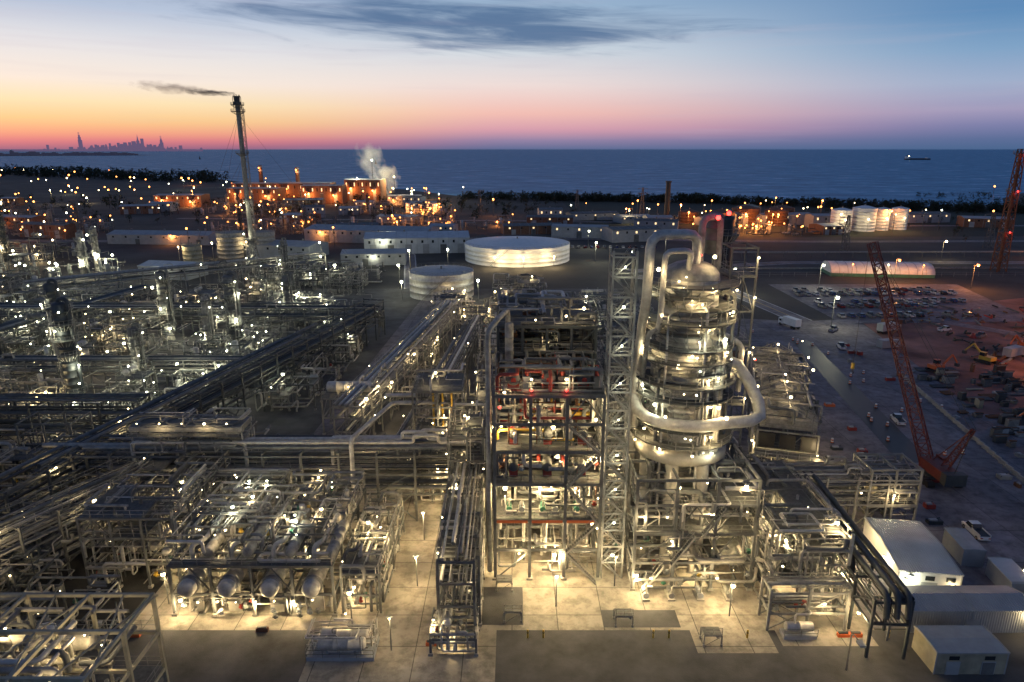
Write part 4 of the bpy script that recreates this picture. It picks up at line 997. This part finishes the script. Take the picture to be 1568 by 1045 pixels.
for _ in range(190):
    y = R.uniform(112, 182); x0_ = 99+(y-115)*.18
    x = R.uniform(x0_, x0_+38); c = R.choice(['grey', 'rust', 'mid', 'dark', 'mid', 'cream', 'steel', 'dark', 'black']); L = R.uniform(1.2, 6)
    if R.random() < .5:
        for j in range(R.randint(2, 6)): mb.cyl((x, y+j*.5, .3), (x+L, y+j*.5+.3, .3), .22, c, 8)
    else:
        h = R.uniform(.5, 2.2); mb.box(x, y, .05, x+L*.5, y+R.uniform(1, 2), h, c)
        for j in range(4): mb.beam((x, y+j*.3, h+.1*j), (x+L*.6, y+.3, h+.1*j+.05), .14, R.choice(['dark', 'steel', 'rust']))
mb.make('material_stacks')
mb = MB()
for _ in range(260):
    x, y = R.uniform(140, 225), R.uniform(172, 262); c = R.choice(['rust', 'dark', 'red', 'steel', 'dark', 'rust', 'black', 'mid']); L = R.uniform(1.5, 6)
    mb.beam((x, y, .3), (x+L*R.uniform(-1, 1), y+L*R.uniform(-1, 1), R.uniform(.3, 1.6)), R.uniform(.2, .6), c)
    if R.random() < .3: mb.cyl((x, y, .04), (x, y, R.uniform(.6, 1.8)), R.uniform(.4, 1.2), c, 10, .3)
mb.make('scrap_pile')
def container(x, y, rot, c):
    mb = MB(); mb.box(-3, -1.2, .15, 3, 1.2, 2.6, c)
    for k in range(20):
        xx = -2.9+k*.305
        for s in (-1.24, 1.2): mb.box(xx, s, .25, xx+.14, s+.04, 2.5, c)
    for s in (-.6, .6): mb.box(3.01, s-.55, .2, 3.05, s+.55, 2.5, c); mb.beam((3.08, s-.2, .25), (3.08, s-.2, 2.5), .05, 'steel')
    for xx in (-3, 3):
        for s in (-1.2, 1.2): mb.beam((xx, s, 0), (xx, s, 2.65), .16, c)
    mb.make('shipping_container', loc=(x, y, .04), rot=rot)
for (x, y, r, c) in ((66, 190, 1.4, 'rust'), (70, 205, 1.4, 'grey'), (118, 206, .2, 'grey'), (133, 232, .1, 'rust'), (78, 84, 1.4, 'blue'), (73, 78, .3, 'grey'), (93, 104, 1.3, 'cream')): container(x, y, r, c)
def drum_mesh():
    mb = MB()
    for z, c in ((0, 'orange'), (.26, 'white'), (.5, 'orange'), (.76, 'white')): mb.cyl((0, 0, z+.02), (0, 0, z+.25), .3-.06*z, c, 10)
    mb.box(-.4, -.4, 0, .4, .4, .05, 'rubber'); me = bpy.data.meshes.new('drum'); me.from_pydata(mb.v, [], mb.f)
    for k in mb.mats: me.materials.append(M[k])
    me.polygons.foreach_set('material_index', mb.m); me.update(); return me
DM = drum_mesh()
for _ in range(34): put('traffic_drum', DM, R.uniform(64, 105), R.uniform(110, 225), 0, .03)
mb = MB()
for _ in range(46):
    y = R.uniform(78, 220); x = R.uniform(66, 104) if y < 118 else R.choice([R.uniform(62, 76), R.uniform(98, 106)]); c = R.choice(['orange', 'rust', 'grey', 'dark', 'mid', 'steel', 'red'])
    w, d, h = R.uniform(.5, 2.5), R.uniform(.5, 1.4), R.uniform(.3, 1.1); mb.box(x, y, .03, x+w, y+d, h, c); mb.beam((x, y, h), (x+w, y+d, h+.1), .12, 'dark'); mb.box(x+.1, y+.1, h, x+w*.6, y+d*.6, h+.25, 'grey')
for (x, y, c) in ((-49, 73.6, 'orange'), (-33, 74.6, 'rust'), (41.6, 73.6, 'orange'), (43.2, 73.6, 'orange'), (-10.8, 72, 'orange')):
    mb.box(x, y, .02, x+1.5, y+.5, .5, c); mb.box(x+.1, y+.1, .5, x+1.3, y+.4, .65, 'dark')
mb.make('site_clutter')
mb = MB()
mb.box(-25, 69.4, 0, -16.8, 73.2, .55, 'grey')
for y, c in ((70.5, 'alu'), (72.2, 'alu')):
    mb.vessel((-23.6, y, 1.7), (-18.2, y, 1.7), .75, c, 20)
    for x in (-22.6, -19.2): mb.box(x-.15, y-.5, .55, x+.15, y+.5, 1.2, 'grey')
mb.rail([(-25, 69.3), (-16.8, 69.3), (-16.8, 73.2), (-25, 73.2), (-25, 69.3)], .55, 'steel')
tangle(mb, -25, -17, 69.6, 73, .8, 3.4, 22, .06, .16, ['alu', 'steel', 'alu2']); mb.lamp((-21, 73.6, 3.6), 'lw', 150, .14); mb.make('twin_vessel_skid')
for x in (2, 4, 18, 20, 30, 48):
    mb = MB(); mb.cyl((0, 0, 0), (0, 0, 1.1), .12, 'yellow', 10); mb.rev((0, 0, 1.1), (0, 0, 1), [(0, .12), (.06, .09), (.09, 0)], 'yellow', 10, False); mb.cyl((0, 0, .7), (0, 0, .85), .125, 'black', 10); mb.make('bollard', loc=(x, 73.6, .01))
for (x, y) in ((13.5, 75.6), (24, 72), (-1, 76.5), (-2.2, 83)):
    mb = MB(); frame(mb, x, x+2.2, y, y+1.6, [1.6], 1, 1, 'steel', .12, (1.6,), False, .6); mb.rail([(x, y), (x+2.2, y)], 1.6, 'steel', 1); mb.make('work_platform')

# ------------------------------------------------------------------ street lamps / flood masts
def lampmesh(kind, h, br):
    mb = MB(); mb.cyl((0, 0, 0), (0, 0, h), .16, 'mid', 8, .09); mb.pipe([(0, 0, h-.1), (0, -.3, h+.3), (0, -1.8, h+.45)], .07, 'mid', 6)
    mb.box(-.35, -2.6, h+.3, .35, -1.6, h+.55, 'grey'); mb.lamp((0, -2.1, h+.1-br*.3), kind, 0, br)
    me = bpy.data.meshes.new('street_lamp_mesh'); me.from_pydata(mb.v, [], mb.f)
    for k in mb.mats: me.materials.append(M[k])
    me.polygons.foreach_set('material_index', mb.m); me.update(); return me
LM = {}
def slamp(x, y, kind, h=11, br=.35, power=0, rot=0):
    k = (kind, h, br)
    if k not in LM: LM[k] = lampmesh(*k)
    o = put('street_lamp', LM[k], x, y, rot, 0)
    if power:
        l = bpy.data.objects.new('lamp_light', lightdata(kind, power)); l.location = (0, -2.1, h-.6-br); COL.objects.link(l); l.parent = o
for (x, y, k, p) in ((112, 232, 'lc', 2500), (137, 300, 'lc', 3500), (178, 314, 'lo', 5500), (95, 290, 'lc', 4000), (60, 300, 'lc', 3500), (185, 215, 'lo', 7500), (150, 178, 'lo', 5500), (60, 340, 'lc', 3500), (205, 300, 'lo', 6500), (215, 255, 'lo', 7500), (240, 380, 'lw', 2500), (300, 385, 'lo', 3500), (350, 380, 'lo', 3500), (46, 375, 'lc', 3500), (-50, 300, 'lc', 2500), (-52, 345, 'lc', 3500), (-105, 375, 'lc', 3000), (48, 430, 'lc', 3500), (90, 400, 'lc', 2500), (-78, 300, 'lc', 1500)):
    slamp(x, y, k, 11, .6, p)
slamp(99, 103, 'lw', 6, .2, 260); slamp(40, 68, 'lw', 5, .2, 160); slamp(69, 64, 'lw', 5, .2, 100)
for kind, cnt, br, pw in (('lo', 150, .95, 8000), ('lc', 55, .8, 4500), ('lw', 60, .75, 4500)):
    mb = MB()
    for k in range(cnt):
        zone = R.random()
        if zone < .5: x, y = R.uniform(-560, -60), R.uniform(430, 1000)
        elif zone < .72: x, y = R.uniform(-1100, -400), R.uniform(620, 1400)
        elif zone < .92: x, y = R.uniform(100, 330), R.uniform(500, 640)
        else: x, y = R.uniform(-60, 460), R.uniform(420, 700)
        if y > 900 and x > -300: y = 860
        h = R.uniform(6, 17); s = max(.6, y/900)*R.uniform(.6, 1.2)
        mb.beam((x, y+1, 0), (x, y+1, h), .25, 'mid'); mb.lamp((x, y, h), kind, pw if k % 6 == 0 else 0, br*s)
    mb.make('floodlight_masts')
mb = MB()
for k in range(60):
    x, y = R.uniform(-2600, -900), R.uniform(1500, 2050)
    y = min(y, 1450-(x+593)*.55); mb.beam((x, y, 0), (x, y, 12), .5, 'mid'); mb.lamp((x, y, 13), R.choice(['lo', 'lw', 'lo']), 0, R.uniform(1.0, 1.6))
for k in range(16):
    x = R.uniform(640, 900); y = 960+R.uniform(-20, 20); mb.beam((x, y, 0), (x, y, 9), .4, 'mid'); mb.lamp((x, y, 10), 'lo', 0, 1.1)
mb.make('shoreline_lamps')
for (x0, x1, y0, y1, h, k) in ((-420, -330, 360, 430, 16, 'lc'), (-330, -250, 330, 400, 16, 'lw'), (-420, -300, 470, 540, 14, 'lo'), (-230, -120, 500, 560, 12, 'lo'), (-110, 0, 520, 570, 10, 'lo'), (-300, -200, 640, 720, 14, 'lo'), (-520, -420, 560, 660, 16, 'lo'), (-160, -60, 640, 700, 12, 'lo'), (150, 250, 490, 510, 9, 'lo'), (-250, -190, 310, 350, 12, 'lc'), (-320, -262, 250, 310, 14, 'lc')):
    unit('process_unit', x0, x1, y0, y1, h, k, 12, 4000, .3, 'mid', DPM, 2, .5, True, 4)

mb = MB()
for (y, z) in ((350, .3), (353, .3), (392, 2.6), (394, 2.6), (395.5, 2.6)):
    mb.pipe([(100, y, z), (520, y+6, z)], .22, 'alu2', 6, False)
for k in range(50): mb.beam((100+k*8, 391, 0), (100+k*8, 391, 2.4), .25, 'mid'); mb.beam((100+k*8, 391, 2.3), (100+k*8, 397, 2.3), .25, 'mid')
mb.make('pipeline')
mb = MB()
for k in range(70):
    x = 60+k*6; mb.beam((x, 330, 0), (x, 330, 2.2), .1, 'steel')
for z in (1, 2.1): mb.beam((60, 330, z), (474, 330, z), .05, 'steel')
mb.make('perimeter_fence')
for k in range(9):
    mb = MB(); mb.vessel((-5.5, 0, 2.5), (5.5, 0, 2.5), 1.45, R.choice(['black', 'dark', 'black', 'grey']), 16); mb.box(-6.5, -1.1, .95, 6.5, 1.1, 1.2, 'black')
    mb.cyl((0, 0, 3.9), (0, 0, 4.4), .5, 'dark', 10)
    for xx in (-5, -3.6, 3.6, 5):
        for s in (-.9, .75): mb.cyl((xx, s, .5), (xx, s+.15, .5), .48, 'dark', 10)
    mb.make('tank_wagon', loc=(40+k*14, 610, .1))

# ------------------------------------------------------------------ trees
def tree_into(mb, x, y, h, nc=9, big=1., lo=.25, wide=.18):
    mb.cyl((x, y, 0), (x, y, h*.6), h*.03, 'bark', 5, h*.012)
    for _ in range(3):
        a = R.uniform(0, 6.28); mb.beam((x, y, h*.35), (x+h*.2*cos(a), y+h*.2*sin(a), h*.65), h*.015, 'bark')
    for _ in range(nc):
        a, b_, c, r = x+R.gauss(0, h*wide), y+R.gauss(0, h*wide), h*R.uniform(lo, .85), h*R.uniform(.1, .2)
        for _ in range(9):
            px, py, pz = a+R.gauss(0, r*.6), b_+R.gauss(0, r*.6), c+R.gauss(0, r*.5); s = h*R.uniform(.05, .11)*big; i = len(mb.v)
            for _ in range(3): mb.v.append((px+R.uniform(-s, s), py+R.uniform(-s, s), pz+R.uniform(-s, s)))
            mb.face((i, i+1, i+2), 'leaf')
mb = MB()
for k in range(900):
    x = -60+R.random()*620
    y = 905-(x+73)*.2 if x < 247 else 820-(x-247)*.44
    y -= R.uniform(8, 50)
    if R.random() < .5 and x < 30: continue
    tree_into(mb, x, y, R.uniform(6, 11), 10, 1.3, .08, .24)
for k in range(260): tree_into(mb, R.uniform(520, 900), R.uniform(700, 960)-20, R.uniform(4, 7), 9, 1.4, .05, .3)
mb.make('shoreline_tree_belt')
mb = MB()
for k in range(520):
    x = R.uniform(-2300, -560); y = (1432-(x+593)*.62)*R.uniform(.9, .985); tree_into(mb, x, y, R.uniform(12, 24), 8, 1.4, .1, .22)
mb.make('shoreline_tree_belt')
mb = MB()
for k in range(200): tree_into(mb, R.uniform(-700, 60), R.uniform(560, 860), R.uniform(6, 12), 9, 1.2)
for k in range(90): tree_into(mb, R.uniform(300, 560), R.uniform(430, 700), R.uniform(3, 8))
mb.make('tree_group')

# ------------------------------------------------------------------ city skyline, far shore, ship
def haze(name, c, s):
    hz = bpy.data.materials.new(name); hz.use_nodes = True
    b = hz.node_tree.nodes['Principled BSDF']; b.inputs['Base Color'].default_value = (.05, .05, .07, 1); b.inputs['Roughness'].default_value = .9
    b.inputs['Emission Color'].default_value = (*s2l(c), 1); b.inputs['Emission Strength'].default_value = s; hz.cycles.emission_sampling = 'NONE'  # weak purple-blue emission paints aerial haze into the far buildings' colour
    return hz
M['haze'] = haze('facade_haze_glow', (104, 88, 118), .85); M['haze2'] = haze('shore_haze_glow', (44, 46, 64), .8)
Y0 = 20000
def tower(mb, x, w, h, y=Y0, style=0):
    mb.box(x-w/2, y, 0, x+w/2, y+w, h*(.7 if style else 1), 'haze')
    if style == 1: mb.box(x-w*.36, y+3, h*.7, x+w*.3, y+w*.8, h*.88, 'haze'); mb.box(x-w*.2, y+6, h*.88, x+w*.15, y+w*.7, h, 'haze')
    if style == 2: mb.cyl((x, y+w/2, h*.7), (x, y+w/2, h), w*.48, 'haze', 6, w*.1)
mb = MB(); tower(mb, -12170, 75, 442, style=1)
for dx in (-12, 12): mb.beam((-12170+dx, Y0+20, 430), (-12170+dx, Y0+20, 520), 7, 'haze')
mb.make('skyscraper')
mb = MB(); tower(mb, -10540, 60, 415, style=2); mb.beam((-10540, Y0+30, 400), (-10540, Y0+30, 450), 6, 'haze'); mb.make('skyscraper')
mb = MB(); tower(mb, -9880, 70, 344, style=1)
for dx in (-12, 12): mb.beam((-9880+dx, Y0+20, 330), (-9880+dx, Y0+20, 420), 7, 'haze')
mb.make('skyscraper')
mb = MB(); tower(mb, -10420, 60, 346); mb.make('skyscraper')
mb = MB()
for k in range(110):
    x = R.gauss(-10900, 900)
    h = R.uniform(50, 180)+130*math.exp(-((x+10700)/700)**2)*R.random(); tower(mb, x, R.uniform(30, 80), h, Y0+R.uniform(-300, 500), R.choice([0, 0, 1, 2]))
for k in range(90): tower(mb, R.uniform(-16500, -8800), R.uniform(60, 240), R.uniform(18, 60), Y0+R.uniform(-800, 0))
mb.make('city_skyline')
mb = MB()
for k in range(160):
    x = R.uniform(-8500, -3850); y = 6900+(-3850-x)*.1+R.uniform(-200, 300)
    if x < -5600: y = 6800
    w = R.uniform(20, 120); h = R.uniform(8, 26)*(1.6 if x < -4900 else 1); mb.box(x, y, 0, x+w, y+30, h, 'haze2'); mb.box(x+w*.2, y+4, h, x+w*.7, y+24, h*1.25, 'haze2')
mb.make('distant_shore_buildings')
mb = MB()
mb.box(-70, -9, 0, 62, 9, 7, 'black'); mb.beam((62, 0, 3.5), (76, 0, 4.2), 12, 'black', 8); mb.box(-66, -8, 7, -48, 8, 20, 'white'); mb.box(50, -7, 7, 60, 7, 13, 'white'); mb.cyl((-60, 0, 20), (-60, 0, 27), 2.5, 'dark', 10)
for x in lin(-40, 45, 9): mb.box(x-3.5, -6, 7, x+3.5, 6, 8.6, 'rust')
mb.lamp((-52, -9, 22), 'lw', 0, 2); mb.make('cargo_ship', loc=(2350, 4100, .2))
for x, y in ((-1900, 4300), (-560, 2900)):
    mb = MB(); mb.cyl((x, y, 0), (x, y, 12), 5, 'dark', 10, 3); mb.cyl((x, y, 12), (x, y, 20), 1.5, 'dark', 8); mb.make('water_intake_crib')

# ------------------------------------------------------------------ smoke and steam
def puff(name, loc, scale, rot, color, dens, nscale, anis=.3, stretch=(1, 1, 1), bias=.75):
    bpy.ops.mesh.primitive_ico_sphere_add(subdivisions=3, radius=1, location=loc, rotation=rot); o = bpy.context.object; o.name = name; o.scale = scale
    m = bpy.data.materials.new(name+'_volume'); m.use_nodes = True; nt = m.node_tree; nt.nodes.clear()
    out = nt.nodes.new('ShaderNodeOutputMaterial'); v = nt.nodes.new('ShaderNodeVolumePrincipled'); nt.links.new(v.outputs[0], out.inputs['Volume'])
    v.inputs['Color'].default_value = (*color, 1); v.inputs['Anisotropy'].default_value = anis
    tc = nt.nodes.new('ShaderNodeTexCoord'); ln = nt.nodes.new('ShaderNodeVectorMath'); ln.operation = 'LENGTH'; nt.links.new(tc.outputs['Object'], ln.inputs[0])
    mp = nt.nodes.new('ShaderNodeMapping'); mp.inputs['Scale'].default_value = stretch; nt.links.new(tc.outputs['Object'], mp.inputs['Vector'])
    n = nt.nodes.new('ShaderNodeTexNoise'); n.inputs['Scale'].default_value = nscale; n.inputs['Detail'].default_value = 5; nt.links.new(mp.outputs[0], n.inputs['Vector'])
    a = nt.nodes.new('ShaderNodeMath'); a.operation = 'SUBTRACT'; a.inputs[0].default_value = bias; nt.links.new(ln.outputs['Value'], a.inputs[1])
    c = nt.nodes.new('ShaderNodeMath'); c.operation = 'MULTIPLY_ADD'; nt.links.new(n.outputs['Fac'], c.inputs[0]); c.inputs[1].default_value = 2.8; c.inputs[2].default_value = -1.4
    d = nt.nodes.new('ShaderNodeMath'); d.operation = 'ADD'; nt.links.new(a.outputs[0], d.inputs[0]); nt.links.new(c.outputs[0], d.inputs[1])
    e = nt.nodes.new('ShaderNodeMath'); e.operation = 'MULTIPLY'; nt.links.new(d.outputs[0], e.inputs[0]); e.inputs[1].default_value = dens
    f = nt.nodes.new('ShaderNodeMath'); f.operation = 'MAXIMUM'; nt.links.new(e.outputs[0], f.inputs[0]); f.inputs[1].default_value = 0
    nt.links.new(f.outputs[0], v.inputs['Density']); o.data.materials.append(m); return o
puff('flare_smoke', (-142.5, 340, 85.6), (14, 2.0, 1.6), (0, .06, 0), (.25, .22, .26), 1.0, 1.6, stretch=(2.5, 1, 1), bias=.95)
puff('flare_smoke', (-160, 340, 87.6), (20, 3.6, 3.0), (0, .10, 0), (.7, .46, .42), .25, 1.6, stretch=(2.5, 1, 1), bias=.9)
puff('steam_plume', (-163, 900, 24), (20, 14, 22), (0, -.5, 0), (.98, .97, .98), .16, 2.0, .0, bias=.85)
puff('steam_plume', (-182, 900, 48), (20, 12, 26), (0, -.35, 0), (.98, .97, .98), .11, 1.9, .0, bias=.8)
for (x, y, z, p, k) in ((-146, 868, 26, 75000, 'lw'), (-192, 868, 24, 65000, 'lc'), (-172, 866, 46, 60000, 'lc')):
    mb = MB(); mb.beam((x, y, 0), (x, y, z), .5, 'mid'); mb.lamp((x, y, z+1), k, p, .9, (0, 2, 2)); mb.make('floodlight_mast')  # masts and strong lamps added beside the steam plume to brighten it

# ------------------------------------------------------------------ world
w = bpy.data.worlds.new('World'); scene.world = w; w.use_nodes = True; nt = w.node_tree; nt.nodes.clear()
N = nt.nodes.new; Lk = nt.links.new
out = N('ShaderNodeOutputWorld'); bg = N('ShaderNodeBackground'); Lk(bg.outputs[0], out.inputs['Surface'])
tc = N('ShaderNodeTexCoord'); sep = N('ShaderNodeSeparateXYZ'); Lk(tc.outputs['Generated'], sep.inputs[0])
def math_(op, a, b=None, c=None, clamp=False):
    n = N('ShaderNodeMath'); n.operation = op; n.use_clamp = clamp
    for k, v in enumerate((a, b, c)):
        if v is None: continue
        if isinstance(v, (int, float)): n.inputs[k].default_value = v
        else: Lk(v, n.inputs[k])
    return n.outputs[0]
X, Yv, Z = sep.outputs
hl = math_('SQRT', math_('ADD', math_('MULTIPLY', X, X), math_('MULTIPLY', Yv, Yv)))
sx, sy = sin(math.radians(-40)), cos(math.radians(-40))
c_ = math_('DIVIDE', math_('ADD', math_('MULTIPLY', X, sx), math_('MULTIPLY', Yv, sy)), math_('MAXIMUM', hl, .001))
def ramp(st):
    r = N('ShaderNodeValToRGB'); cr = r.color_ramp; cr.interpolation = 'LINEAR'
    cr.elements.remove(cr.elements[1]); cr.elements[0].position = 0; cr.elements[0].color = (*s2l(st[0][1]), 1)
    for p, c in st[1:]: cr.elements.new(p).color = (*s2l(c), 1)
    Lk(Z, r.inputs['Fac']); return r.outputs[0]
UP = [(.26, (104, 130, 172)), (.5, (76, 98, 138)), (1., (58, 76, 114))]
rl = ramp([(0, (142, 100, 132)), (.010, (214, 124, 134)), (.018, (236, 158, 134)), (.034, (246, 202, 144)), (.055, (248, 226, 182)), (.08, (245, 232, 220)), (.12, (226, 226, 230)), (.16, (180, 195, 218))]+UP)
rc = ramp([(0, (92, 108, 148)), (.0117, (145, 130, 165)), (.026, (214, 158, 174)), (.048, (242, 190, 180)), (.085, (238, 220, 216)), (.126, (210, 218, 226)), (.18, (156, 182, 208))]+UP)
rr = ramp([(0, (74, 102, 142)), (.012, (92, 110, 152)), (.027, (124, 128, 170)), (.043, (158, 152, 186)), (.075, (158, 174, 203)), (.11, (126, 162, 198)), (.15, (92, 138, 184))]+UP)
def mapr(v, a, b_):
    n = N('ShaderNodeMapRange'); n.interpolation_type = 'SMOOTHSTEP'; Lk(v, n.inputs[0]); n.inputs[1].default_value = a; n.inputs[2].default_value = b_; return n.outputs[0]
def mix(f, a, b_, bt='MIX'):
    n = N('ShaderNodeMixRGB'); n.blend_type = bt
    for k, v in ((0, f), (1, a), (2, b_)):
        if isinstance(v, (int, float)): n.inputs[k].default_value = v
        elif isinstance(v, tuple): n.inputs[k].default_value = (*v, 1)
        else: Lk(v, n.inputs[k])
    return n.outputs[0]
col = mix(mapr(c_, .25, .80), rr, rc); col = mix(mapr(c_, .76, .985), col, rl)
az = math_('ARCTAN2', X, Yv)
cv = N('ShaderNodeCombineXYZ'); Lk(math_('MULTIPLY', az, 3.0), cv.inputs[0]); Lk(math_('MULTIPLY_ADD', Z, 30, math_('MULTIPLY', az, 1.6)), cv.inputs[1])
cn = N('ShaderNodeTexNoise'); cn.inputs['Scale'].default_value = 1.8; cn.inputs['Detail'].default_value = 7; cn.inputs['Roughness'].default_value = .6; cn.inputs['Distortion'].default_value = .6; Lk(cv.outputs[0], cn.inputs['Vector'])
ex = math_('DIVIDE', math_('ADD', az, .06), .36); ey = math_('DIVIDE', math_('SUBTRACT', math_('MULTIPLY_ADD', az, .03, Z), .158), .036)
em = math_('SUBTRACT', 1.0, math_('SQRT', math_('ADD', math_('MULTIPLY', ex, ex), math_('MULTIPLY', ey, ey))))
cm = mapr(math_('ADD', math_('MULTIPLY', em, .5), cn.outputs['Fac']), .44, .92)
cm = math_('MULTIPLY', cm, mapr(em, -1.0, .1))
col = mix(math_('MULTIPLY', cm, .92), col, s2l((78, 110, 150)))
cv2 = N('ShaderNodeCombineXYZ'); Lk(math_('MULTIPLY', az, 2.0), cv2.inputs[0]); Lk(math_('MULTIPLY', Z, 34), cv2.inputs[1]); cv2.inputs[2].default_value = 4.2
cn2 = N('ShaderNodeTexNoise'); cn2.inputs['Scale'].default_value = 1.8; cn2.inputs['Detail'].default_value = 5; Lk(cv2.outputs[0], cn2.inputs['Vector'])
col = mix(math_('MULTIPLY', mapr(cn2.outputs['Fac'], .5, .8), .2), col, s2l((190, 180, 198)))
sky = N('ShaderNodeTexSky'); sky.sky_type = 'NISHITA'; sky.sun_disc = False; sky.sun_elevation = math.radians(1.0); sky.sun_rotation = math.radians(-40)
col = mix(.006, col, sky.outputs[0], 'ADD')
Lk(col, bg.inputs['Color']); bg.inputs['Strength'].default_value = 1.0
s = bpy.data.lights.new('sun', 'SUN'); s.energy = .04; s.angle = math.radians(8); s.color = (1, .6, .45)
so = bpy.data.objects.new('sun', s); COL.objects.link(so)
dv = Vector((sx*cos(.035), sy*cos(.035), sin(.035))); so.rotation_euler = (-dv).to_track_quat('-Z', 'Y').to_euler()

cam = bpy.data.cameras.new('camera'); cam.lens = 24; cam.sensor_width = 36; cam.clip_start = .5; cam.clip_end = 400000
co = bpy.data.objects.new('camera', cam); COL.objects.link(co); co.location = (0, 0, 60); co.rotation_euler = (math.radians(74.3), 0, 0)
scene.camera = co
scene.view_settings.view_transform = 'Standard'; scene.view_settings.look = 'None'; scene.view_settings.exposure = 0
print('faces', sum(len(o.data.polygons) for o in scene.objects if o.type == 'MESH'), 'lights', sum(1 for o in scene.objects if o.type == 'LIGHT'))
